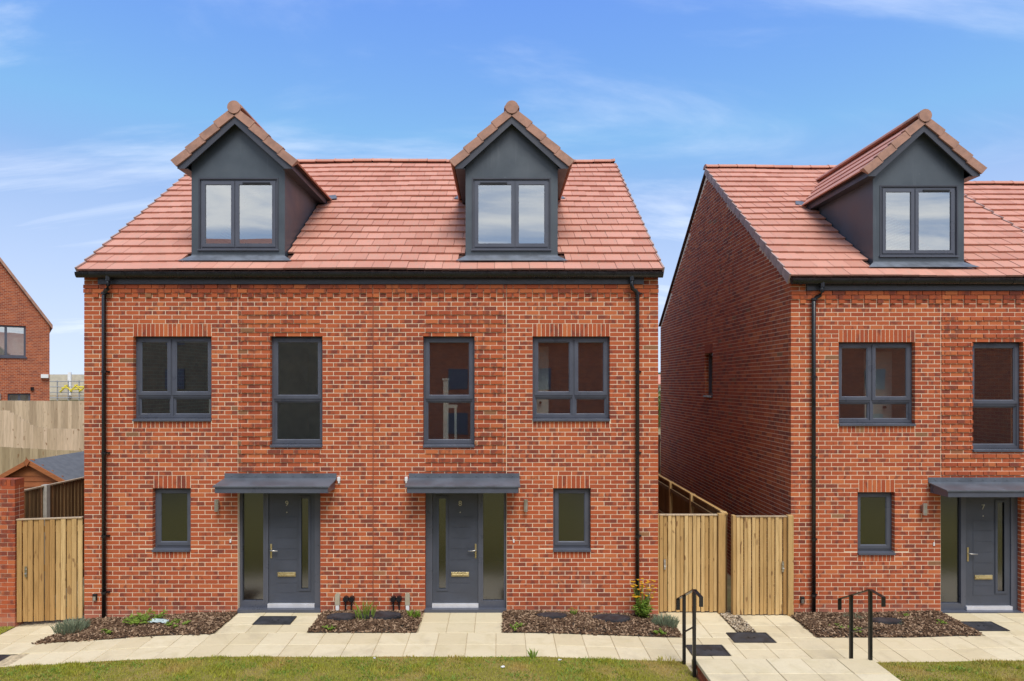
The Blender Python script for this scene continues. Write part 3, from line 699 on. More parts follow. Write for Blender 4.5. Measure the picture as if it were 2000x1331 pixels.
    for z_a, z_b in ((0.30, 0.462), (0.472, 0.682), (0.692, 0.867), (0.877, 1.057), (1.067, 1.247), (1.257, 1.437), (1.447, 1.62)):
        lf.box(X(p0), X(p1), yl - 0.004, yl, z_a, z_b)
    leaf = lf.build('door', 'door', h)
    bd = MB(); wd = 0.028
    bd.box(X(g0 - wd), X(g0 + 0.012), yl - 0.014, yl, gz0 - wd, gz1 + wd).box(X(g1 - 0.012), X(g1 + wd), yl - 0.014, yl, gz0 - wd, gz1 + wd).box(X(g0 + 0.012), X(g1 - 0.012), yl - 0.014, yl, gz0 - wd, gz0 + 0.012).box(X(g0 + 0.012), X(g1 - 0.012), yl - 0.014, yl, gz1 - 0.012, gz1 + wd)
    bd.build('glazing_bead', 'door', leaf)
    MB().box(X(g0), X(g1), yl + 0.012, yl + 0.024, gz0, gz1).build('glazing', 'frost', leaf)
    MB().box(X(1.015), X(1.818), yl - 0.05, yl + 0.03, 0.052, 0.118).build('threshold', 'alu', leaf)
    MB().box(X(1.345), X(1.655), yl - 0.022, yl - 0.004, 0.585, 0.662).box(X(1.355), X(1.645), yl - 0.034, yl - 0.022, 0.60, 0.632).build('letter_plate', 'brass', leaf, bevel=0.003)
    hp_ = MB().box(X(1.755), X(1.785), yl - 0.012, yl, 0.90, 1.15); hp_.build('handle_plate', 'brass', leaf, bevel=0.003)
    MB().tube([(X(1.77), yl - 0.01, 1.045), (X(1.77), yl - 0.055, 1.045), (X(1.75), yl - 0.062, 1.045), (X(1.64), yl - 0.062, 1.04)], 0.011, 10).build('handle', 'steel', leaf, smooth=True)
    MB().tube([(X(1.50), yl - 0.008, 1.70), (X(1.50), yl, 1.70)], 0.011, 12).build('spyhole', 'steel', leaf)
    cu = bpy.data.curves.new('number', 'FONT'); cu.body = number; cu.size = 0.125; cu.extrude = 0.004; cu.align_x = 'CENTER'
    to = bpy.data.objects.new('number_text', cu); COL.objects.link(to); bpy.context.view_layer.update()
    nm = bpy.data.meshes.new_from_object(to.evaluated_get(bpy.context.evaluated_depsgraph_get())); bpy.data.objects.remove(to); nm.materials.clear(); nm.materials.append(M['steel'])
    o = link('door_number', nm, leaf, (X(1.50), yl - 0.005, 1.815)); o.rotation_euler = (R(90), 0, 0)
    # --- canopy
    c0, c1 = 0.62, 2.53; cm = MB()
    cm.prism([(X(c0), -0.014, 2.31), (X(c0), -0.475, 2.245), (X(c0), -0.475, 2.225), (X(c0), -0.014, 2.29)], (S * (c1 - c0), 0, 0))
    cm.box(X(c0), X(c1), -0.0135, -0.003, 2.29, 2.392)
    can = cm.build('door_canopy', 'canopy', h)
    f0, f1 = c0 + 0.03, c1 - 0.03
    cf = MB().box(X(f0), X(f1), -0.455, -0.435, 2.128, 2.226)
    for q in (f0, f1 - 0.02): cf.prism([(X(q), -0.434, 2.128), (X(q), -0.434, 2.226), (X(q), -0.014, 2.288), (X(q), -0.014, 2.128)], (S * 0.02, 0, 0))
    cf.box(X(f0 + 0.02), X(f1 - 0.02), -0.434, -0.014, 2.15, 2.165)
    cf.build('canopy_fascia', 'upvc', can)
    for i in range(9):
        u = c0 + 0.12 + i * (c1 - c0 - 0.24) / 8; MB().tube([(X(u), -0.0135, 2.352), (X(u), -0.021, 2.352)], [0.012, 0.007], 8).build('bolt', 'canopy', can)
    # --- small fittings
    wl = MB().box(X(2.612), X(2.662), -0.03, 0.0, 1.80, 1.92).build('wall_light', 'steel', h)
    MB().tube([(X(2.637), -0.075, 1.752), (X(2.637), -0.075, 1.955)], 0.036, 16).build('lamp_tube', 'steel', wl, smooth=False)
    MB().box(X(2.645) , X(2.629), -0.06, -0.03, 1.83, 1.89).build('lamp_bracket', 'steel', wl)
    MB().box(X(2.418), X(2.444), -0.016, 0, 1.195, 1.255).build('doorbell', 'white', h, bevel=0.004)
    pr = MB().box(X(0.553), X(0.603), -0.045, 0, 2.262, 2.335).build('sensor_light', 'white', h, bevel=0.006); MB().tube([(X(0.578), -0.025, 2.262), (X(0.578), -0.03, 2.225)], [0.02, 0.014], 10).build('sensor_head', 'white', pr)
    ub = MB(); ub.prism([(X(0.56), -0.05, 0.13), (X(0.64), -0.05, 0.13), (X(0.64), -0.05, 0.30), (X(0.625), -0.05, 0.325), (X(0.60), -0.05, 0.335), (X(0.575), -0.05, 0.325), (X(0.56), -0.05, 0.30)], (0, 0.05, 0))
    uo = ub.build('cable_cover', 'beige', h); MB().box(X(0.572), X(0.628), -0.045, 0, -0.12, 0.129).build('cable_duct', 'white', uo)
    for uu in (0.355, 0.455):
        m_ = MB().tube([(X(uu), -0.075, 0.235), (X(uu), -0.005, 0.235)], [0.046, 0.05], 14).tube([(X(uu), -0.05, 0.22), (X(uu + 0.01), -0.05, -0.1)], 0.014, 8)
        m_.build('gas_fitting', 'gutter', h)
    kb = MB().box(X(4.70), X(4.772), -0.035, 0, 0.20, 0.315).build('key_safe', 'iron', h, bevel=0.006); MB().box(X(4.712), X(4.76), -0.041, -0.035, 0.205, 0.275).build('key_safe_face', 'steel', kb)
    return h

H9 = house('end-of-row brick house with front door number 9, next to the timber shed', -2.18, 0.0, 0.0, -1, '9', odd=0.15, uD=2.41); H9.scale.x = 1.013
H8 = house('brick house with front door number 8, beside the pair of garden gates', -2.18, 0.0, 0.0, 1, '8', odd=-0.15, uD=2.40)
H7 = house('detached-looking brick house with front door number 7 and exposed windowed gable wall', 10.03, 0.13, -0.09, -1, '7', side_bricks=True, u_lo=-0.25, verge_lo=True, odd=0.15, uD=2.52, dw=0.5)
H6 = house('brick house with the lower roof stepping down behind door number 7', 10.31, 0.13, -0.50, 1, '6', simple=True, odd=0.15, uD=2.30)
# straight movement joint between 9 and 8
MB().box(-2.18 - 0.007, -2.18 + 0.007, -0.0035, 0.02, -0.2, 5.50).build('movement_joint', 'joint', H8).location = (2.18, 0, 0)

# --- gable wall of number 7, brick by brick (too foreshortened to pick apart)
def gable_seven(h):
    x = -(WID - 0.006); ZT = 5.80; zb0 = -0.25
    roofz = lambda y: ZT + min(y, DEEP - y) * SA / CA + 0.02
    win = (4.08, 4.68, 3.75, 4.77)
    mo = MB()
    xo = -WID + 0.005
    # mortar body in strips, leaving the opening
    ycuts = [0.28, win[0] - 0.005, win[1] + 0.005, DEEP]
    for a, b in zip(ycuts, ycuts[1:]):
        top = [(a, roofz(a))] + ([(RIDGE_Y, roofz(RIDGE_Y))] if a < RIDGE_Y < b else []) + [(b, roofz(b))]
        if abs(a - (win[0] - 0.005)) < 1e-6:
            mo.prism([(xo, a, zb0), (xo, b, zb0), (xo, b, win[2] - 0.005), (xo, a, win[2] - 0.005)], (0.25, 0, 0))
            mo.prism([(xo, a, win[3] + 0.005), (xo, b, win[3] + 0.005)] + [(xo, p, q) for p, q in reversed(top)], (0.25, 0, 0))
        else: mo.prism([(xo, a, zb0), (xo, b, zb0)] + [(xo, p, q) for p, q in reversed(top)], (0.25, 0, 0))
    mo.prism([(xo, 0.012, ZT - 0.002), (xo, 0.28, ZT - 0.002), (xo, 0.28, roofz(0.28)), (xo, 0.012, roofz(0.012))], (0.25, 0, 0))
    g = mo.build('gable_wall', 'mortar', h)
    mb = MB(); k = -4
    while True:
        z0 = 0.03 + k * 0.075 + 0.006; z1 = z0 + 0.063
        if z0 > roofz(RIDGE_Y): break
        y = 0.11 - (0.1125 if k % 2 else 0)
        if z0 > ZT - 0.04: y = 0.0 - (0.1125 if k % 2 else 0)
        while y < DEEP:
            lo_ = 0.106 if z0 < ZT - 0.04 else 0.01
            a, b = max(y + 0.005, lo_), min(y + 0.22, DEEP); y += 0.225
            if b - a < 0.02: continue
            soldier = (win[0], win[1], win[3], win[3] + 0.225)
            rs = subtract(subtract([(a, b, z0, z1)], win), soldier)
            for p, q, r_, t in rs:
                if q - p < 0.02 or t - r_ < 0.02: continue
                if min(roofz(p), roofz(q)) + 0.03 < t: continue
                pr = 0.003 + rnd.uniform(-0.001, 0.001); xx = xo - pr
                mb.quadbox([(xx, q, r_), (xx, q, t), (xx, p, t), (xx, p, r_), (xx + 0.1, q, r_), (xx + 0.1, q, t), (xx + 0.1, p, t), (xx + 0.1, p, r_)], back=False)
        k += 1
    n = 8
    for i in range(n):
        p = win[0] + i * 0.075 + 0.005; xx = xo - 0.006; q = p + 0.065; r_, t = win[3] + 0.005, win[3] + 0.22
        mb.quadbox([(xx, q, r_), (xx, q, t), (xx, p, t), (xx, p, r_), (xx + 0.1, q, r_), (xx + 0.1, q, t), (xx + 0.1, p, t), (xx + 0.1, p, r_)], back=False)
    mb.build('brickwork', 'brick', g, kind='stuff')
    f = MB(); xw = xo + 0.10
    for a, b, c, d in ((win[0], win[0] + 0.06, win[2], win[3]), (win[1] - 0.06, win[1], win[2], win[3]), (win[0] + 0.06, win[1] - 0.06, win[2], win[2] + 0.06), (win[0] + 0.06, win[1] - 0.06, win[3] - 0.06, win[3])): f.box(xw, xw + 0.07, a, b, c, d)
    wf = f.build('window', 'upvc', h); MB().box(xw + 0.03, xw + 0.045, win[0] + 0.05, win[1] - 0.05, win[2] + 0.05, win[3] - 0.05).build('pane', 'glass', wf)
    MB().box(xo - 0.04, xw + 0.06, win[0], win[1], win[2] - 0.045, win[2] - 0.003).build('sill', 'upvc', wf)
gable_seven(H7)

# ------------------------------------------------------------------ paving
def slab_obj(parent, x0, x1, y0, y1, z, name='paving_slab', skew=None):
    """slab with a small chamfer, its corners following the ground"""
    g = 0.003; t = 0.05; x0 += g; x1 -= g; y0 += g; y1 -= g; c = 0.006
    zc = (z(x0) + z(x1)) / 2; mb = MB(); j = rnd.uniform(-0.002, 0.002)
    lo = [(x0, y0), (x0, y1), (x1, y1), (x1, y0)]; hi = [(x0 + c, y0 + c), (x0 + c, y1 - c), (x1 - c, y1 - c), (x1 - c, y0 + c)]
    mb.v += [(a, b, z(a) - t) for a, b in lo] + [(a, b, z(a) - c + j) for a, b in lo] + [(a, b, z(a) + j) for a, b in hi]
    for i in range(4):
        k = (i + 1) % 4; mb.f += [(i, i + 4, k + 4, k), (i + 4, i + 8, k + 8, k + 4)]
    mb.f.append((8, 9, 10, 11)); return mb.build(name, 'slab', parent)
bed = MB()
for a, b in zip([-10.5, -9, -7.2, -5.4, -4.2, -2, 0.6, 2.8, 5, 6.5, 7.2, 10], [-9, -7.2, -5.4, -4.2, -2, 0.6, 2.8, 5, 6.5, 7.2, 10, 14]):
    k = len(bed.v); bed.v += [(a, -2.4, gx(a) - 0.012), (b, -2.4, gx(b) - 0.012), (b, 0.3, gx(b) - 0.012), (a, 0.3, gx(a) - 0.012)]; bed.f.append((k, k + 1, k + 2, k + 3))
M['grout'] = plain('grout_sand', (0.46, 0.37, 0.23), 0.95, var=0.3, scale=20)
path = bed.build('path', 'grout', kind='structure')
YF, YB = -1.83, -0.93
covers_path = [(-3.26, -2.62, -0.62, -0.22), (2.86, 3.42, -1.60, -1.22), (3.66, 4.30, -1.12, -0.74), (-8.6, -7.13, -1.75, -1.35), (7.6, 8.25, -0.72, -0.33), (9.0, 9.7, -0.55, -0.15)]
covers_path[0] = (-4.04, -3.43, -0.58, -0.22)
def pave(x0, x1, y0, y1, nx, ny):
    for i in range(nx):
        for j in range(ny):
            a, b = x0 + (x1 - x0) * i / nx, x0 + (x1 - x0) * (i + 1) / nx; c, d = y0 + (y1 - y0) * j / ny, y0 + (y1 - y0) * (j + 1) / ny
            rs = [(a, b, c, d)]
            for cv in covers_path: rs = subtract(rs, (cv[0] - 0.01, cv[1] + 0.01, cv[2] - 0.01, cv[3] + 0.01))
            for r_ in rs:
                if r_[1] - r_[0] > 0.04 and r_[3] - r_[2] > 0.04: slab_obj(path, *r_, gx)
pave(-10.4, 2.65, YF, YB, 29, 2)                       # main path in front of 9 and 8
pave(-4.50, -3.05, YB, -0.04, 3, 2)                     # to door 9
pave(-1.29, 0.05, YB, -0.04, 3, 2)                      # to door 8
pave(-8.20, -7.25, YB, -0.2, 2, 2)                      # to the single gate
pave(2.92, 3.83, YB, 0.18, 2, 2)                        # to the gates between the houses
pave(4.16, 5.02, YB, 0.05, 2, 2)
pave(3.83, 4.16, YB, -0.70, 1, 1)
pave(2.65, 5.06, -2.28, YB, 5, 3)
pave(5.06, 12.5, YF, YB, 17, 2)                         # in front of 7
pave(7.70, 9.15, YB, 0.08, 3, 2)
# raised slab with brick riser, up towards the road
zup = 0.21
up = MB().box(2.68, 5.03, -8.0, -2.34, -0.3, zup - 0.052).build('raised_path', 'grout', kind='structure')
MB().box(2.72, 5.0, -2.34, -2.0, -0.3, 0.05).build('step_riser', 'slab', up)
for i in range(5):
    for j in range(12): slab_obj(up, 2.655 + i * 0.48, 2.655 + (i + 1) * 0.48, -2.36 - (j + 1) * 0.45, -2.36 - j * 0.45, lambda x: zup)
for j in range(25):
    for k in range(3):
        y1 = -2.34 - j * 0.225 - (0.1125 if k % 2 else 0); z0 = zup - 0.13 - k * 0.075
        MB().box(2.668, 2.68, y1 - 0.21, y1, z0, z0 + 0.065).build('brick', 'brick', up)
# inspection covers
names = ['square dark inspection cover in the paving before door number 9', 'dark inspection cover beside the near handrail by the gates', 'dark inspection cover in front of the pebble strip by the gates',
         'dark inspection cover at the end of the path near the single gate', 'dark inspection cover by the planting bed of door number 7', 'dark inspection cover in front of door number 7 at the picture edge']
def cover(x0, x1, y0, y1, z, label, ell=False):
    t = thing('inspection_cover', label, 'manhole cover', ((x0 + x1) / 2, (y0 + y1) / 2, z), 0, 'dark inspection covers by the houses')
    w, d = (x1 - x0) / 2, (y1 - y0) / 2
    if ell:
        pts = [(w * math.cos(a) * (1 if abs(math.cos(a)) < .8 else .96), d * math.sin(a), -0.02) for a in [2 * math.pi * i / 28 for i in range(28)]]
        MB().prism(pts, (0, 0, 0.03)).build('plate', 'cover', t); MB().prism([(p * 0.85, q * 0.85, 0.0105) for p, q, r_ in pts], (0, 0, 0.004)).build('lid', 'cover', t)
    else:
        fr = MB().box(-w, w, -d, -d + 0.02, -0.02, 0.007).box(-w, w, d - 0.02, d, -0.02, 0.007).box(-w, -w + 0.02, -d + 0.02, d - 0.02, -0.02, 0.007).box(w - 0.02, w, -d + 0.02, d - 0.02, -0.02, 0.007)
        fr.build('frame', 'cover', t); MB().box(-w + 0.024, w - 0.024, -d + 0.024, d - 0.024, -0.02, 0.004).build('lid', 'cover', t)
        kb = MB()
        for sx in (-0.05, 0.04): kb.box(sx, sx + 0.025, -0.012, 0.012, 0.004, 0.009)
        kb.build('key_hole', 'iron', t)
    return t
for c, l in zip(covers_path, names): cover(*c, gx((c[0] + c[1]) / 2), l)

# ------------------------------------------------------------------ planting beds
def bed_strip(name, pts, n, seed, plants_exclude=()):
    """pts: outline polygon (x,y). soil sheet + bark chips heaped slightly"""
    r = random.Random(seed)
    xs_ = [p[0] for p in pts]; ys_ = [p[1] for p in pts]
    def inside(x, y):
        c = False; j = len(pts) - 1
        for i in range(len(pts)):
            (xi, yi), (xj, yj) = pts[i], pts[j]
            if (yi > y) != (yj > y) and x < (xj - xi) * (y - yi) / (yj - yi) + xi: c = not c
            j = i
        return c
    def dist(x, y):
        m = 9
        for (a, b), (c, d) in zip(pts, pts[1:] + pts[:1]):
            L2 = (c - a) ** 2 + (d - b) ** 2; t = max(0, min(1, ((x - a) * (c - a) + (y - b) * (d - b)) / L2)); m = min(m, math.hypot(x - a - t * (c - a), y - b - t * (d - b)))
        return m
    mb = MB(); nx = 60; ny = 14; x0, x1, y0, y1 = min(xs_), max(xs_), min(ys_), max(ys_); idx = {}
    hz = lambda x, y: gx(x) + 0.003 + min(0.05, dist(x, y) * 0.3) + 0.012 * math.sin(x * 7 + y * 5) * min(1, dist(x, y) * 5)
    for i in range(nx + 1):
        for j in range(ny + 1):
            x, y = x0 + (x1 - x0) * i / nx, y0 + (y1 - y0) * j / ny
            idx[i, j] = len(mb.v); mb.v.append((x, y, hz(x, y) if inside(x, y) else gx(x) - 0.02))
    for i in range(nx):
        for j in range(ny):
            q = [idx[i, j], idx[i + 1, j], idx[i + 1, j + 1], idx[i, j + 1]]
            if any(inside(mb.v[k][0], mb.v[k][1]) for k in q): mb.f.append(tuple(q))
    soil = mb.build('soil', 'soil', kind='structure', smooth=True)
    ch = MB(); k = 0
    while k < n:
        x, y = r.uniform(x0 - 0.03, x1 + 0.03), r.uniform(y0 - 0.03, y1)
        if not inside(x, y) and not (r.random() < 0.05 and inside(x + 0.05, y + 0.06)): continue
        if any((x - a) ** 2 / b ** 2 + (y - c) ** 2 / d ** 2 < 1 for a, c, b, d in plants_exclude) and r.random() < 0.93: k += 1; continue
        k += 1
        z = (hz(x, y) if inside(x, y) else gx(x)) + r.uniform(0.002, 0.02); L, Wd, T = r.uniform(0.014, 0.042), r.uniform(0.006, 0.015), r.uniform(0.003, 0.008)
        m = Matrix.Translation((x, y, z)) @ Matrix.Rotation(r.uniform(0, 6.28), 4, 'Z') @ Matrix.Rotation(r.gauss(0, 0.45), 4, 'X') @ Matrix.Rotation(r.gauss(0, 0.45), 4, 'Y')
        P = [(-L, -Wd, -T), (-L * .9, -Wd * .6, T), (L, -Wd * .4, T), (L * .8, -Wd, -T), (-L, Wd, -T), (-L * .7, Wd, T), (L * .9, Wd * .7, T), (L, Wd, -T)]
        ch.quadbox([m @ Vector(p) for p in P])
    ch.build('bark_mulch', 'mulch', kind='stuff')
    return hz
bedA = [(-7.32, -1.0), (-7.05, -0.34), (-7.16, -0.02), (-4.52, -0.02), (-4.52, -0.93), (-5.7, -0.935)]
bedB = [(-3.03, -0.93), (-3.03, -0.02), (-1.31, -0.02), (-1.31, -0.93)]
bedC = [(0.07, -0.93), (0.07, -0.02), (2.70, -0.02), (2.90, -0.30), (2.90, -0.93)]
bedD = [(5.06, -0.93), (5.04, 0.10), (7.68, 0.10), (7.68, -0.90)]
hzA = bed_strip('bed', bedA, 4600, 1)
hzB = bed_strip('bed', bedB, 3000, 2, [(-2.62, -0.42, 0.30, 0.17), (-1.98, -0.40, 0.40, 0.17)])
hzC = bed_strip('bed', bedC, 4600, 3, [(0.88, -0.33, 0.28, 0.13), (1.88, -0.36, 0.36, 0.18)])
hzD = bed_strip('bed', bedD, 4300, 4, [(6.42, -0.4, 0.30, 0.14)])
cover(-2.88, -2.36, -0.57, -0.27, hzB(-2.6, -0.4) + 0.03, 'rounded dark cover in the bark bed between doors, nearer number 9', True)
cover(-2.34, -1.62, -0.56, -0.24, hzB(-2.0, -0.4) + 0.03, 'wider rounded dark cover in the bark bed between doors, nearer number 8', True)
cover(0.62, 1.14, -0.44, -0.22, hzC(0.88, -0.33) + 0.03, 'small dark cover in the bark bed under the small window of number 8', True)
cover(1.55, 2.20, -0.52, -0.20, hzC(1.88, -0.36) + 0.03, 'large dark cover in the bark bed near the yellow flowers', True)
cover(6.15, 6.70, -0.52, -0.28, hzD(6.42, -0.4) + 0.03, 'dark cover in the bark bed behind the far handrail', True)
# pebble strip before the gate post
MB().prism([(3.85, -0.70, -0.09), (4.15, -0.70, -0.09), (4.15, 0.2, -0.09), (3.85, 0.2, -0.09)], (0, 0, 0.02)).build('gravel_bed', 'soil', kind='structure')
pb = MB(); ico = [(0, 0, 1), (0.89, 0, 0.45), (0.28, 0.85, 0.45), (-0.72, 0.53, 0.45), (-0.72, -0.53, 0.45), (0.28, -0.85, 0.45), (0.72, 0.53, -0.45), (-0.28, 0.85, -0.45), (-0.89, 0, -0.45), (-0.28, -0.85, -0.45), (0.72, -0.53, -0.45), (0, 0, -1)]
icf = [(0, 1, 2), (0, 2, 3), (0, 3, 4), (0, 4, 5), (0, 5, 1), (1, 6, 2), (2, 7, 3), (3, 8, 4), (4, 9, 5), (5, 10, 1), (6, 7, 2), (7, 8, 3), (8, 9, 4), (9, 10, 5), (10, 6, 1), (11, 7, 6), (11, 8, 7), (11, 9, 8), (11, 10, 9), (11, 6, 10)]
for i in range(420):
    x, y = rnd.uniform(3.85, 4.15), rnd.uniform(-0.72, 0.1); r_ = rnd.uniform(0.008, 0.02); b = len(pb.v); e = (rnd.uniform(.8, 1.4), rnd.uniform(.8, 1.4), rnd.uniform(.5, .8))
    pb.v += [(x + p[0] * r_ * e[0], y + p[1] * r_ * e[1], -0.068 + p[2] * r_ * e[2] + rnd.uniform(0, 0.015)) for p in ico]; pb.f += [tuple(b + k for k in f) for f in icf]
pb.build('gravel', 'pebble', kind='stuff', smooth=True)

# ------------------------------------------------------------------ lawns
def lawn_z(x, y):
    t = max(0, YF - y); return gx(x) + 0.005 + min(0.45, 0.05 * t + 0.035 * t * t)
def lawn(x0, x1, name):
    mb = MB(); nx = int((x1 - x0) / 0.25); yy = [YF, -2.0, -2.2, -2.5, -3, -4, -6, -9, -12.4]; c = {}
    for i in range(nx + 1):
        for j, y in enumerate(yy):
            x = x0 + (x1 - x0) * i / nx; c[i, j] = len(mb.v); mb.v.append((x, y + (0.012 * math.sin(x * 3.1) if j == 0 else 0), lawn_z(x, y)))
    for i in range(nx):
        for j in range(len(yy) - 1): mb.f.append((c[i, j], c[i, j + 1], c[i + 1, j + 1], c[i + 1, j]))
    return mb.build(name, 'lawn', kind='structure', smooth=True)
lawn(-11.5, 2.66, 'lawn'); lawn(5.05, 13, 'lawn')
r = random.Random(11); gb = MB()
def tuft_noise(x, y): return math.sin(x * 2.3 + 1.7 * math.sin(y * 3.1)) * math.sin(y * 4.3 + 1.3 * math.sin(x * 1.9 + 0.5)) + 0.5 * math.sin(x * 9.1 + y * 6.3)
for (x0, x1, n) in ((-9.3, 2.66, 64000), (5.06, 10.6, 26000)):
    for i in range(n):
        x = r.uniform(x0, x1); y = YF - 0.005 - 1.75 * r.random() ** 1.25
        k = tuft_noise(x, y); L = r.uniform(0.016, 0.042) * (1.5 if k > 0.55 else 0.8)
        if y > YF - 0.05: L *= 0.8
        z = lawn_z(x, y); a = r.uniform(0, 6.28); t = r.uniform(0.1, 0.9) * L
        tip = (x + math.cos(a) * t, y + math.sin(a) * t, z + L); ww = r.uniform(0.003, 0.0075) * (1.2 if k > .6 else 1); b = len(gb.v); a2 = r.uniform(0, 3.14); dx, dy = math.cos(a2) * ww, math.sin(a2) * ww
        gb.v += [(x - dx, y - dy, z - 0.004), (x + dx, y + dy, z - 0.004), tip]; gb.f.append((b, b + 1, b + 2))
gb.build('grass', 'grass', kind='stuff')
cl = MB()
for i in range(330):       # bright broad-leaved patches
    x0 = r.uniform(-9, 10.4)
    if 2.5 < x0 < 5.2: continue
    y0 = YF - r.uniform(0.08, 1.3); s_ = r.uniform(0.05, 0.18)
    for j in range(int(26 * s_ / 0.1)):
        x, y = x0 + r.gauss(0, s_ * 0.6), y0 + r.gauss(0, s_ * 0.4)
        if y > YF - 0.02 or (x < 5.1 and x > 2.6): continue
        z = lawn_z(x, y); a = r.uniform(0, 6.28); L = r.uniform(0.025, 0.06); cl.blade((x, y, z), (x + math.cos(a) * L * .8, y + math.sin(a) * L * .8, z + L * .7), r.uniform(0.006, 0.013), None, 2)
cl.build('undergrowth', 'weed', kind='stuff')

# ------------------------------------------------------------------ plants
def clump(name, label, cat, x, y, z, parts, seed, group=None):
    global rnd
    keep = rnd; rnd = random.Random(seed); t = thing(name, label, cat, (x, y, z), 0, group)
    for kind, mat, n, rad, h, w in parts:
        mb = MB()
        for i in range(n):
            a = rnd.uniform(0, 6.28); q = rad * math.sqrt(rnd.random()); bx, by = q * math.cos(a), q * math.sin(a) * 0.8
            hh = h * rnd.uniform(0.55, 1.05) * (1 - 0.35 * q / rad); ln = rnd.uniform(0.15, 0.7) * hh
            a2 = a + rnd.gauss(0, 0.6)
            mb.blade((bx, by, -0.01), (bx + ln * math.cos(a2), by + ln * math.sin(a2), hh), w * rnd.uniform(0.7, 1.2), (0, 0, hh * 0.12), 2)
        mb.build(kind, mat, t)
    rnd = keep; return t
clump('lavender_plant', 'grey-green lavender clump at the corner of the bark bed by the single gate', 'plant', -6.98, -0.62, hzA(-6.98, -0.62), [('foliage', 'lav', 420, 0.24, 0.23, 0.012)], 1)
clump('lavender_plant', 'grey-green lavender clump beside the yellow flowering weed', 'plant', 2.72, -0.55, hzC(2.72, -0.55), [('foliage', 'lav', 380, 0.20, 0.20, 0.012)], 2)
clump('lavender_plant', 'low grey-green plant in the bed behind the far handrail', 'plant', 5.98, -0.25, gx(6), [('foliage', 'lav', 220, 0.15, 0.15, 0.012)], 3)
clump('lavender_plant', 'wide silvery low plant in the bed before number 7 small window', 'plant', 6.92, -0.42, gx(6.9), [('foliage', 'lav', 480, 0.34, 0.10, 0.012)], 4)
def leafy(name, label, x, y, z, n, rad, h, leaf, seed, mat='weed'):
    q = random.Random(seed); t = thing(name, label, 'weed', (x, y, z)); st = MB(); lf = MB()
    for i in range(n):
        a = q.uniform(0, 6.28); rr = rad * math.sqrt(q.random()); hx = h * q.uniform(0.5, 1.0) * (1 - 0.4 * rr / rad); bx, by = rr * 0.3 * math.cos(a), rr * 0.3 * math.sin(a)
        tip = Vector((rr * math.cos(a), rr * math.sin(a), hx)); st.tube([(bx, by, -0.02), (bx * .6 + tip.x * .4, by * .6 + tip.y * .4, hx * .6), tip], [0.003, 0.0025, 0.0015], 4)
        for j in range(9):
            f = q.uniform(0.25, 1); p = Vector((bx, by, 0)).lerp(tip, f); b2 = q.uniform(0, 6.28); L = leaf * q.uniform(0.6, 1.1)
            k = len(lf.v); d = Vector((math.cos(b2), math.sin(b2), q.uniform(-0.2, 0.6))).normalized(); sd = d.cross(Vector((0, 0, 1))).normalized() * L * 0.3; up_ = Vector((0, 0, 0.1 * L))
            lf.v += [tuple(p), tuple(p + d * L * .5 + sd + up_), tuple(p + d * L), tuple(p + d * L * .5 - sd + up_)]; lf.f.append((k, k + 1, k + 2, k + 3))
    st.build('stem', mat, t); lf.build('leaves', mat, t); return t
leafy('green_weed', 'spreading bright green weed in the bark bed under number 9', -5.90, -0.40, hzA(-5.9, -0.4), 46, 0.36, 0.16, 0.06, 5)
leafy('green_weed', 'low green weed beside the plastic litter in the bark bed', -5.25, -0.62, hzA(-5.25, -0.62), 16, 0.20, 0.10, 0.05, 6)
leafy('green_weed', 'small weed at the front of the bark bed before number 9', -6.3, -0.83, hzA(-6.3, -0.83), 10, 0.14, 0.08, 0.045, 8)
clump('tall_weed', 'tall grassy weed between the two rounded covers', 'weed', -2.22, -0.50, hzB(-2.22, -0.5), [('foliage', 'weed', 46, 0.15, 0.40, 0.017)], 9)
clump('tall_weed', 'small weed by the edge of the bed left of door 8 path', 'weed', -1.42, -0.35, hzB(-1.42, -0.35), [('foliage', 'weed', 40, 0.10, 0.16, 0.035)], 10)
leafy('green_weed', 'tiny weed at the front edge of the bed between doors', -2.72, -0.86, hzB(-2.72, -0.86), 9, 0.13, 0.07, 0.045, 12)
leafy('green_weed', 'tiny weed in the bark bed under the small window of number 8', 1.27, -0.25, hzC(1.27, -0.25), 9, 0.09, 0.14, 0.035, 13)
clump('tall_weed', 'dark little weed at the lawn edge before number 8', 'weed', 0.49, -1.87, lawn_z(0.49, -1.87), [('foliage', 'weed', 26, 0.04, 0.16, 0.016)], 14)
clump('tall_weed', 'grass tuft beside the foot of the near handrail', 'weed', 2.42, -1.90, lawn_z(2.42, -1.9), [('foliage', 'grass', 60, 0.14, 0.11, 0.010)], 15)
fl = leafy('flowering_weed', 'leafy weed with yellow daisy flowers against the downpipe of number 8', 2.42, -0.28, hzC(2.42, -0.28), 46, 0.17, 0.42, 0.07, 16)
q = random.Random(3); fs = MB(); fp = MB()
for i in range(40):
    a = q.uniform(0, 6.28); rr = 0.22 * math.sqrt(q.random()); top = Vector((rr * math.cos(a), rr * 0.7 * math.sin(a), q.uniform(0.36, 0.64))); fs.tube([(rr * .2 * math.cos(a), rr * .2 * math.sin(a), 0.15), top], [0.003, 0.002], 4)
    for k in range(7):
        b2 = k * 0.9; s_ = 0.03; c0_ = len(fp.v); fp.v += [tuple(top), tuple(top + Vector((math.cos(b2) * s_, math.sin(b2) * s_, 0.006))), tuple(top + Vector((math.cos(b2 + .55) * s_, math.sin(b2 + .55) * s_, 0.006 ))), ]; fp.f.append((c0_, c0_ + 1, c0_ + 2))
    b = len(fp.v); fp.v += [tuple(top + Vector(p) * 0.011) for p in ico]; fp.f += [tuple(b + k for k in f) for f in icf]
fs.build('flower_stem', 'weed', fl); fp.build('flowers', 'petal', fl)
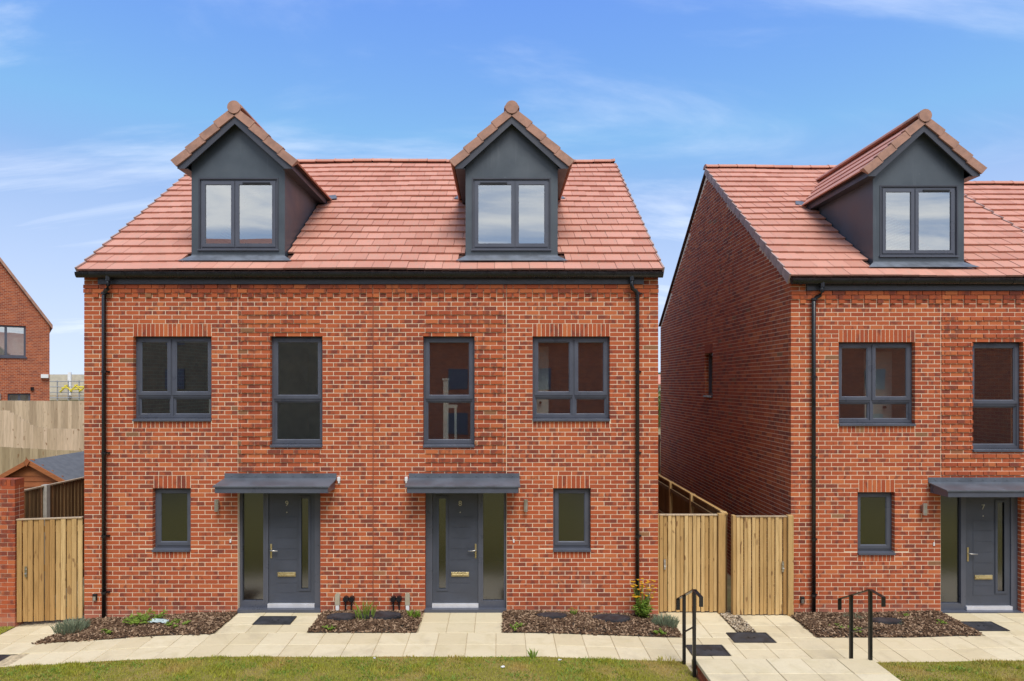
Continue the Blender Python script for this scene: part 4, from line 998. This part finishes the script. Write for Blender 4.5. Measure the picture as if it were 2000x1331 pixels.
for i, (x, y) in enumerate(((5.5, -0.62), (6.9, -0.2), (5.75, -0.75), (2.55, -0.85), (0.3, -0.84), (7.3, -0.55))):
    leafy('green_weed', ['mossy weed near the corner of the bed before number 7', 'green weed close to the wall under number 7 light', 'low weed by the path edge in front of the far handrail', 'low weed at the front corner of the bed by the lavender', 'tiny weed at the corner of the bed beside door 8 path', 'thin weed by the wide silvery plant before number 7'][i], x, y, gx(x) + 0.03, 12, 0.15, 0.07, 0.045, 30 + i)
# litter
def scrap(name, label, x, y, z, sx, sy, h, seed, mat='litter'):
    q = random.Random(seed); mb = MB(); c = {}; n = 7
    for i in range(n):
        for j in range(n):
            c[i, j] = len(mb.v); mb.v.append((x + sx * (i / (n - 1) - .5) + q.uniform(-1, 1) * sx * .06, y + sy * (j / (n - 1) - .5) + q.uniform(-1, 1) * sy * .06, z + h * q.random() + 0.004))
    for i in range(n - 1):
        for j in range(n - 1): mb.f.append((c[i, j], c[i + 1, j], c[i + 1, j + 1], c[i, j + 1]))
    o = mb.build(name, mat); tag(o, label, 'litter')
    so = o.modifiers.new('solid', 'SOLIDIFY'); so.thickness = 0.003; return o
scrap('plastic_litter', 'crumpled pale plastic wrapper lying on the bark bed', -5.58, -0.56, hzA(-5.58, -0.56) + 0.02, 0.28, 0.13, 0.05, 1)
scrap('paper_scrap', 'small white scrap on the lawn before number 8', 0.86, -1.98, lawn_z(0.86, -1.98) + 0.012, 0.045, 0.03, 0.02, 2, 'white')
scrap('paper_scrap', 'small white scrap on the lawn nearest the camera', 0.05, -2.27, lawn_z(0.05, -2.27) + 0.012, 0.05, 0.03, 0.02, 3, 'white')
scrap('paper_scrap', 'tiny white scrap at the lawn edge by the bed between doors', -1.78, -1.92, lawn_z(-1.78, -1.92) + 0.01, 0.03, 0.02, 0.015, 4, 'white')

# ------------------------------------------------------------------ handrails
def handrail(x, label, fb, nb):
    t = thing('handrail', label, 'handrail', (x, -1.93, 0), 0, 'black steel handrails at the raised path')
    yF, yN, yE0, yE1 = 0.0, -0.47, 0.31, -0.77; w = 0.021; zF, zN = 0.93, 1.165
    for y_, zb_, zt_ in ((yF, fb, zF), (yN, nb, zN)): MB().box(-w, w, y_ - w, y_ + w, zb_, zt_ - 0.006).build('post', 'iron', t, bevel=0.003)
    sl = (zN - zF) / (yN - yF); zE0 = zF + sl * yE0; th = 0.012
    rail = MB().prism([(-0.026, yE0, zE0), (-0.026, yN, zN), (-0.026, yE1, zN - 0.005), (-0.026, yE1, zN - 0.005 - th), (-0.026, yN - 0.002, zN - th), (-0.026, yE0, zE0 - th)], (0.052, 0, 0))
    rail.build('top_rail', 'iron', t)
    MB().box(-0.026, 0.026, yE0 - 0.012, yE0, zE0 - 0.165, zE0 - th).build('end_drop', 'iron', t); MB().box(-0.026, 0.026, yE1, yE1 + 0.012, zN - 0.135, zN - 0.005 - th).build('end_drop', 'iron', t)
    zm = 0.42; MB().prism([(-0.012, yF - w, zm), (-0.012, yN + w, zm + sl * yN), (-0.012, yN + w, zm + sl * yN - 0.016), (-0.012, yF - w, zm - 0.016)], (0.024, 0, 0)).build('mid_rail', 'iron', t)
    return t
handrail(2.635, 'black steel handrail at the lawn side of the raised path, before the gates', -0.05, -0.02)
handrail(5.015, 'black steel handrail before the bark bed of number 7', -0.06, 0.17)

# ------------------------------------------------------------------ gates and fences
def board_mesh(w, t, h, mat):
    k = ('bd', round(w, 3), round(t, 3), round(h, 3), mat)
    if k not in MESHES:
        mb = MB(); c = 0.006   # board with eased edges, front at y=0
        mb.prism([(-w / 2, c, 0), (-w / 2 + c, 0, 0), (w / 2 - c, 0, 0), (w / 2, c, 0), (w / 2, t, 0), (-w / 2, t, 0)], (0, 0, h)); m = mb.mesh('board'); m.materials.append(M[mat]); MESHES[k] = m
    return MESHES[k]
def gate(label, x0, x1, y, z0, z1, mats, latch_x, post_l=None, post_r=None, n=12, cap=True, rz=0):
    t = thing('garden_gate', label, 'gate', (x0, y, z0), rz, 'vertical board garden gates'); L = x1 - x0; h = z1 - z0
    a = post_l or 0; b = L - (post_r or 0)
    for w0, w1 in ((0, a), (b, L)):
        if w1 > w0: MB().box(w0 + 0.002, w1 - 0.002, -0.03, 0.07, -0.05, h + 0.008).build('gate_post', mats[0], t, bevel=0.006)
    a += 0.008; b -= 0.008; p = (b - a) / n
    for i in range(n):
        j = rnd.uniform(-0.004, 0.004); o = link('board', board_mesh(p - 0.009, 0.02, h - 0.07, mats[1] if i < n * mats[3] else mats[2]), t, (a + (i + 0.5) * p, (0.012 if i % 2 else -0.006) + j * .5, 0.045 + j))
    fr = MB()
    for zc in (0.18, h * 0.52, h - 0.2): fr.box(a, b, 0.03, 0.07, zc - 0.05, zc + 0.05)
    fr.build('ledge', mats[1], t)
    if cap: MB().box(a, b, -0.012, 0.05, h - 0.022, h - 0.004).build('top_capping', 'fence', t)
    lz = h * 0.50; k = MB().box(latch_x - 0.017, latch_x + 0.017, -0.022, -0.007, lz - 0.09, lz + 0.09).build('latch', 'steel', t)
    MB().tube([(latch_x, -0.016, lz + 0.035), (latch_x, -0.04, lz + 0.035)], 0.012, 10).tube([(latch_x - 0.015, -0.035, lz - 0.03), (latch_x + 0.02, -0.035, lz - 0.03)], 0.006, 8).build('latch_ring', 'steel', k)
    return t
gate('single board garden gate between brick garden wall and house number 9', -8.21, -7.177, -0.19, -0.16, 1.644, ('gate', 'gateold', 'gate', 0.58), 0.16, None, None, 12, rz=R(10))
gate('board garden gate beside the yellow flowers, latch at its outer edge by the house corner', 2.73, 3.955, 0.16, -0.10, 1.655, ('gate', 'gate', 'gate', 0.5), 0.17, 0.07, 0.12, 14)
gate('board garden gate closing the passage under the deep brick gable wall', 4.035, 5.09, 0.02, -0.10, 1.655, ('gate', 'gate', 'gateold', 0.86), 0.87, 0.06, 0.10, 13)
def fence(label, p0, p1, zb, tops, mat, bw=0.10, rails=0, posts=(), post_mat=None, cap=None, name='board_fence', rail_side=1, group=None):
    """vertical boards from p0 to p1 (xy); tops: [(t, z)] profile. rails on local +y (rail_side 1) or -y"""
    p0, p1 = Vector(p0), Vector(p1); d = p1 - p0; L = d.length; ang = math.atan2(d.y, d.x)
    t = thing(name, label, 'fence', (p0.x, p0.y, 0), ang, group); n = int(L / bw); p = L / n
    for i in range(n):
        u = (i + .5) * p; b_ = lerp_pts(u, zb) if isinstance(zb, list) else zb; h = lerp_pts(u, tops) - b_ + rnd.uniform(-0.006, 0.006)
        o = link('board', board_mesh(p * 1.0, 0.018, 1.0, mat), t, (u, 0, b_)); o.scale = (1, 1, h); o.rotation_euler = (0, rnd.uniform(-0.004, 0.004), 0.16)
    for i in range(rails):
        f = (0.12, 0.5, 0.9)[i] if rails == 3 else (0.2, 0.85)[i]
        m_ = MB(); us = [0] + [u for u, z in tops if 0 < u < L] + [L]; yy = 0.03 if rail_side > 0 else -0.065
        for a, b in zip(us, us[1:]):
            za, zb_ = [(lerp_pts(u, zb) if isinstance(zb, list) else zb) + f * (lerp_pts(u, tops) - (lerp_pts(u, zb) if isinstance(zb, list) else zb)) for u in (a, b)]
            m_.prism([(a, yy, za), (b, yy, zb_), (b, yy, zb_ + 0.08), (a, yy, za + 0.08)], (0, 0.04, 0))
        m_.build('rail', mat, t)
    for u in posts:
        b_ = lerp_pts(u, zb) if isinstance(zb, list) else zb; yy = -0.07 if rail_side < 0 or post_mat == 'concrete' else 0.01
        MB().box(u - 0.045, u + 0.045, yy, yy + 0.10, b_, lerp_pts(u, tops) + 0.04).build('post', post_mat or mat, t)
    if cap:
        m_ = MB(); us = [0] + [u for u, z in tops if 0 < u < L] + [L]
        for a, b in zip(us, us[1:]): m_.prism([(a, -0.025, lerp_pts(a, tops)), (b, -0.025, lerp_pts(b, tops)), (b, -0.025, lerp_pts(b, tops) + 0.025), (a, -0.025, lerp_pts(a, tops) + 0.025)], (0, 0.065, 0))
        m_.build('capping', cap, t)
    return t
fence('dark board fence with rails running back between houses 8 and 7', (4.0, 9.3), (4.0, 0.24), -0.15, [(0, 1.63), (9.1, 1.63)], 'fencedark', 0.11, 3, (0.3, 2.3, 4.3, 5.6, 7.2, 9.0), 'gate', 'gate', rail_side=-1)
fence('brown board fence with concrete post behind the single gate', (-8.45, 0.05), (-8.45, 4.6), [(0, -0.2), (4.6, 0.3)], [(0, 2.03), (4.6, 2.0)], 'fencedark', 0.10, 0, (0.78, 2.6, 4.5), 'concrete', 'fence')
fence('pale weathered fence, the lowest tier directly behind the shed', (-14.5, 5.0), (-7.6, 5.0), 0.3, [(0, 2.36), (1.9, 2.36), (3.4, 2.27), (6.9, 2.22)], 'fencelow', 0.10, 0, ())
fence('pale weathered fence stepping down, middle tier behind the shed', (-16.2, 8.0), (-9.5, 8.0), 0.9, [(0, 3.17), (1.55, 3.14), (2.3, 2.68), (2.7, 2.60), (6.7, 2.58)], 'fencemid', 0.10, 0, ())
fence('pale weathered fence, the highest tier in front of the far brick house', (-20.0, 11.0), (-11.5, 11.0), 1.4, [(0, 3.37), (8.5, 3.33)], 'fence', 0.12, 0, ())
fence('pale rear garden fence seen in the slot between houses 8 and 7', (6.6, 10.2), (3.4, 10.2), 0.0, [(0, 2.25), (3.2, 2.25)], 'fence', 0.10, 3, (1.0,), rail_side=1)

# ------------------------------------------------------------------ brick garden wall by the single gate
gw = thing('garden_wall', 'red brick garden wall with upright brick coping beside the single gate', 'wall', (-8.22, -0.20, 0))
wl_ = MB().box(-2.6, -0.004, 0.005, 0.21, -0.5, 2.205).build('wall_core', 'mortar', gw)
bl = []; z = -0.33; k = 0
while z < 2.19:
    u = -2.6 - (0.1125 if k % 2 else 0)
    while u < -0.01:
        a, b = u + 0.005, min(u + 0.22, 0.0); u += 0.225
        if -0.06 < u < 0: b = 0.0; u = 0.0
        if b - a > 0.03: bl.append((a, b, z + 0.005, z + 0.07, -rnd.uniform(0, 0.002), 0.10))
    k += 1; z += 0.075
u = 0.0
while u > -2.58:
    bl.append((u - 0.065, u, 2.205, 2.315, -rnd.uniform(0, 0.003), 0.215)); u -= 0.075
for b in bl:
    link('brick', brick_mesh(b[1] - b[0], b[3] - b[2], b[5]), wl_, ((b[0] + b[1]) / 2, b[4], (b[2] + b[3]) / 2))
eb = MB(); z = -0.33
while z < 2.19:
    eb.box(-0.1, 0.0, 0.11, 0.213, z + 0.005, z + 0.07); z += 0.075
eb.build('end_bricks', 'brick', wl_, kind='stuff')
MB().box(-2.6, -0.068, 0.05, 0.2, 2.2, 2.31).build('coping_mortar', 'mortar', gw)
# scrap of lawn at the left of the path
mb = MB(); mb.v += [(-11.5, YB, gx(-11) + 0.006), (-8.22, YB, gx(-8.22) + 0.006), (-8.22, -0.205, gx(-8.22) + 0.006), (-11.5, -0.205, gx(-11) + 0.006)]; mb.f.append((0, 1, 2, 3)); mb.build('lawn', 'lawn', kind='structure')
gb = MB()
for i in range(4200):
    x, y = r.uniform(-9.8, -8.2), r.uniform(YB, -0.21); L = r.uniform(0.015, 0.04); a = r.uniform(0, 6.28); zz_ = gx(x); b = len(gb.v)
    gb.v += [(x - 0.005, y, zz_), (x + 0.005, y, zz_), (x + math.cos(a) * L * .5, y + math.sin(a) * L * .5, zz_ + L)]; gb.f.append((b, b + 1, b + 2))
gb.build('grass', 'grass', kind='stuff')

# ------------------------------------------------------------------ shed
sh = thing('garden_shed', 'orange timber shed with grey felt roof behind the brown fence', 'shed', (-9.92, 2.5, 0))
hw, ez, rz, dp_ = 0.66, 1.93, 2.30, 2.2
k = 0; z = 0.1
while z < rz - 0.05:
    wd = hw if z < ez - 0.1 else max(0.05, hw * (rz - z - 0.06) / (rz - ez))
    MB().prism([(-wd, 0, z), (-wd, 0.014, z + 0.116), (wd, 0.014, z + 0.116), (wd, 0, z)], (0, 0.012, 0)).build('board', 'shed', sh); z += 0.118
MB().box(hw - 0.02, hw, 0.03, dp_, 0.1, ez).box(-hw, -hw + 0.02, 0.03, dp_, 0.1, ez).box(-hw + .02, hw - .02, dp_ - 0.02, dp_, 0.1, ez).build('side_wall', 'shed', sh)
for sg in (-1, 1):
    e = 0.80; dz = (rz - ez) / hw
    MB().prism([(0, -0.10, rz + 0.03), (sg * e, -0.10, rz + 0.03 - dz * e), (sg * e, dp_ + 0.1, rz + 0.03 - dz * e), (0, dp_ + 0.1, rz + 0.03)], (0, 0, -0.025)).build('roof_felt', 'felt', sh)
    MB().prism([(0, -0.125, rz + 0.045), (sg * e, -0.125, rz + 0.045 - dz * e), (sg * e, -0.125, rz - 0.05 - dz * e), (0, -0.125, rz - 0.06)], (0, 0.022, 0)).build('barge_board', 'shed', sh)
MB().prism([(0, -0.15, rz + 0.07), (0.06, -0.15, rz - 0.0), (0, -0.15, rz - 0.10), (-0.06, -0.15, rz)], (0, 0.024, 0)).build('finial', 'shed', sh)
MB().box(0.1, 0.74, 1.05, 1.052, 2.0, 2.001).build('felt_lap', 'felt', sh)

# ------------------------------------------------------------------ far house on the left
fh = thing('brick_house', 'distant brick house with steep gable rising behind the tiered fences', 'house', (-21.9, 20.0, 0), R(37))
gw_, zt_, ap = 7.2, 6.75, 12.2
FW = [(-2.45, -0.93, 5.22, 6.70), (-1.62, -0.75, 1.9, 3.48), (-3.3, -2.25, 1.9, 3.5)]
rect = [(-gw_, 0, 1.0, zt_)]
for o in FW: rect = subtract(rect, o)
mb = MB()
for a, b, c, d in rect: mb.box(a, b, 0, 0.25, c, d)
mb.prism([(-gw_, 0, zt_), (0, 0, zt_), (-gw_ / 2, 0, ap)], (0, 0.25, 0)); mb.box(-0.25, 0, 0.25, 9, 1.0, zt_).box(-gw_, -gw_ + .25, 0.25, 9, 1, zt_)
mb.build('wall', 'brickfar', fh)
for sg, x in ((1, 0.12), (-1, -gw_ - 0.12)):
    dz = (ap - zt_) / (gw_ / 2)
    MB().prism([(-gw_ / 2, -0.12, ap + 0.12), (x, -0.12, zt_ - 0.10), (x, 9.1, zt_ - 0.10), (-gw_ / 2, 9.1, ap + 0.12)], (0, 0, 0.12)).build('roof', 'tile', fh)
    MB().prism([(-gw_ / 2, -0.15, ap + 0.26), (x, -0.15, zt_ + 0.05), (x, -0.15, zt_ - 0.15), (-gw_ / 2, -0.15, ap + 0.06)], (0, 0.03, 0)).build('verge_tile', 'verge', fh)
for o in FW:
    f = MB(); a, b, c, d = o; m_ = (a + b) / 2
    f.box(a, a + .08, 0.08, 0.15, c, d).box(b - .08, b, 0.08, 0.15, c, d).box(a + .08, b - .08, 0.08, 0.15, c, c + .08).box(a + .08, b - .08, 0.08, 0.15, d - .08, d).box(m_ - .05, m_ + .05, 0.08, 0.15, c + .08, d - .08)
    w_ = f.build('window', 'upvc', fh); MB().box(a + .05, b - .05, 0.12, 0.135, c + .05, d - .05).build('pane', 'glass', w_); MB().box(a + 0.06, b - 0.06, 0.4, 0.42, c, d).build('curtain', 'white', w_)
    MB().box(a - .04, b + .04, -0.05, 0.08, c - .07, c - .002).build('sill', 'upvc', w_)
MB().box(-0.35, -0.05, -0.16, 0, 4.22, 4.40).build('flood_light', 'white', fh); MB().box(-0.75, -0.62, -0.08, 0, 3.62, 3.78).build('vent', 'iron', fh); MB().box(-2.0, -1.88, -0.08, 0, 3.2, 3.5).build('wall_light', 'steel', fh)

# ------------------------------------------------------------------ construction site far left
cs = thing('construction_site', 'unfinished blockwork building wrapped in scaffolding on the far left skyline', 'building site', (-47.5, 59.0, 0))
MB().box(-4, 6, 2, 8, 1.5, 5.0).build('block_wall', 'block', cs)
for x in (-1.2, 0.7, 1.9, 3.5): MB().box(x, x + 0.35, 1.8, 1.98, 2.5, 5.25).build('pier', 'white', cs)
for x in (-2.3, -1.1, 0.1, 1.3, 2.5, 3.7): MB().tube([(x, 0, 1.5), (x, 0, 4.3 + (1.9 if x in (-0.0,) else 0))], 0.06, 6).build('scaffold_pole', 'pole', cs)
for x, h_ in ((0.55, 6.7), (0.85, 6.9), (1.3, 6.6), (2.1, 6.4)): MB().tube([(x, 3, 4), (x, 3, h_)], 0.03, 5).build('scaffold_pole', 'pole', cs)
for z in (2.4, 3.0, 3.6, 4.2): MB().tube([(-3, -0.05, z), (5, -0.05, z)], 0.05, 6).build('scaffold_ledger', 'pole', cs)
MB().box(-3, 5, 0.1, 1.6, 2.55, 2.65).build('scaffold_deck', 'fence', cs)
for x, a, b in ((-0.7, 3.05, 3.8), (-0.2, 3.75, 3.1), (0.4, 3.1, 3.85), (0.9, 3.8, 3.2), (1.4, 3.1, 3.7), (-0.5, 3.5, 3.5), (0.5, 3.3, 3.35), (1.2, 3.62, 3.6)):
    MB().tube([(x, -0.15, a), (x + 0.8, -0.15, b)], 0.09, 6).build('yellow_brace', 'yellow', cs)

# ------------------------------------------------------------------ slot on the right: bush and far house
bu = thing('garden_bush', 'green bush beyond the rear fence in the slot between houses', 'bush', (8.0, 21.0, 1.9))
MB().tube([(0, 0, -0.1), (0.05, 0.02, 0.6), (0.1, 0, 1.2)], [0.08, 0.06, 0.03], 8).tube([(0.03, 0, 0.5), (-0.5, 0.1, 1.2)], [0.04, 0.02], 6).tube([(0.03, 0, 0.5), (0.4, -0.3, 1.3)], [0.04, 0.02], 6).build('stem', 'fencedark', bu)
q = random.Random(21); lf = MB()
for i in range(2600):
    v = Vector((q.gauss(0, 1), q.gauss(0, 1), q.gauss(0, 1))).normalized() * (q.random() ** 0.4); p = Vector((v.x * 1.0, v.y * 1.0, 0.95 + v.z * 0.95)) + Vector((q.gauss(0, .07), q.gauss(0, .07), q.gauss(0, .07)))
    d = Vector((q.gauss(0, 1), q.gauss(0, 1), q.gauss(0, 1))).normalized() * 0.09; sd = d.cross(Vector((q.gauss(0, 1), q.gauss(0, 1), q.gauss(0, 1)))).normalized() * 0.035; b = len(lf.v)
    lf.v += [tuple(p), tuple(p + d * .5 + sd), tuple(p + d), tuple(p + d * .5 - sd)]; lf.f.append((b, b + 1, b + 2, b + 3))
lf.build('foliage', 'bush', bu)
dh = thing('distant_house', 'tiny far house with red roof in the slot between houses', 'house', (30.5, 112, 0))
MB().box(-4, 4, 0, 7, 1.5, 3.9).build('wall', 'block', dh); MB().prism([(-4.4, -0.4, 3.8), (4.4, -0.4, 3.8), (4.4, 3.5, 5.6), (-4.4, 3.5, 5.6)], (0, 0, 0.2)).prism([(-4.4, 7.4, 3.8), (4.4, 7.4, 3.8), (4.4, 3.5, 5.6), (-4.4, 3.5, 5.6)], (0, 0, 0.2)).build('roof', 'tile', dh)
for x in (-2.8, -0.6, 1.6): MB().box(x, x + 1.1, -0.03, -0.002, 2.3, 3.4).build('window', 'upvc', dh)

# ------------------------------------------------------------------ houses across the road (mirrored in the panes)
def opposite(x, w, eave, ridge, label, mat):
    t = thing('facing_house', label, 'house', (x, -27, 0), math.pi, 'houses across the road'); h2 = w / 2
    MB().box(-h2, h2, 0.1, 9, -0.3, eave).build('wall', mat, t)
    for yy, yr_ in ((-0.3, 4.5), (9.3, 4.5)): MB().prism([(-h2 - .2, yy, eave - 0.1), (h2 + .2, yy, eave - 0.1), (h2 + .2, yr_, ridge), (-h2 - .2, yr_, ridge)], (0, 0, 0.15)).build('roof', 'tile', t)
    for sx in (-h2, h2 - 0.2): MB().prism([(sx, 0.1, eave), (sx, 9, eave), (sx, 4.55, ridge)], (0.2, 0, 0)).build('gable_wall', mat, t)
    nz = int(eave // 2.7); nx = int(w // 4.2)
    for i in range(nx):
        for k in range(nz):
            xx = -h2 + w * (i + .5) / nx; z0 = 0.9 + 2.7 * k
            if k == 0 and i % 2: MB().box(xx - .5, xx + .5, 0.05, 0.098, 0, 2.1).build('door', 'door', t); continue
            wv = MB().box(xx - .6, xx + .6, 0.05, 0.098, z0, z0 + 1.25).build('window', 'upvc', t); MB().box(xx - .52, xx + .52, 0.04, 0.049, z0 + .08, z0 + 1.17).build('pane', 'upvc', wv)
opposite(-17, 20, 9.4, 13.6, 'tall buff block across the road behind the camera', 'buff')
opposite(2.5, 15, 6.6, 10.2, 'narrow brick house across the road, behind the camera', 'brickfar')
opposite(25, 27, 6.6, 10.2, 'long brick terrace across the road, behind the camera', 'brickfar')
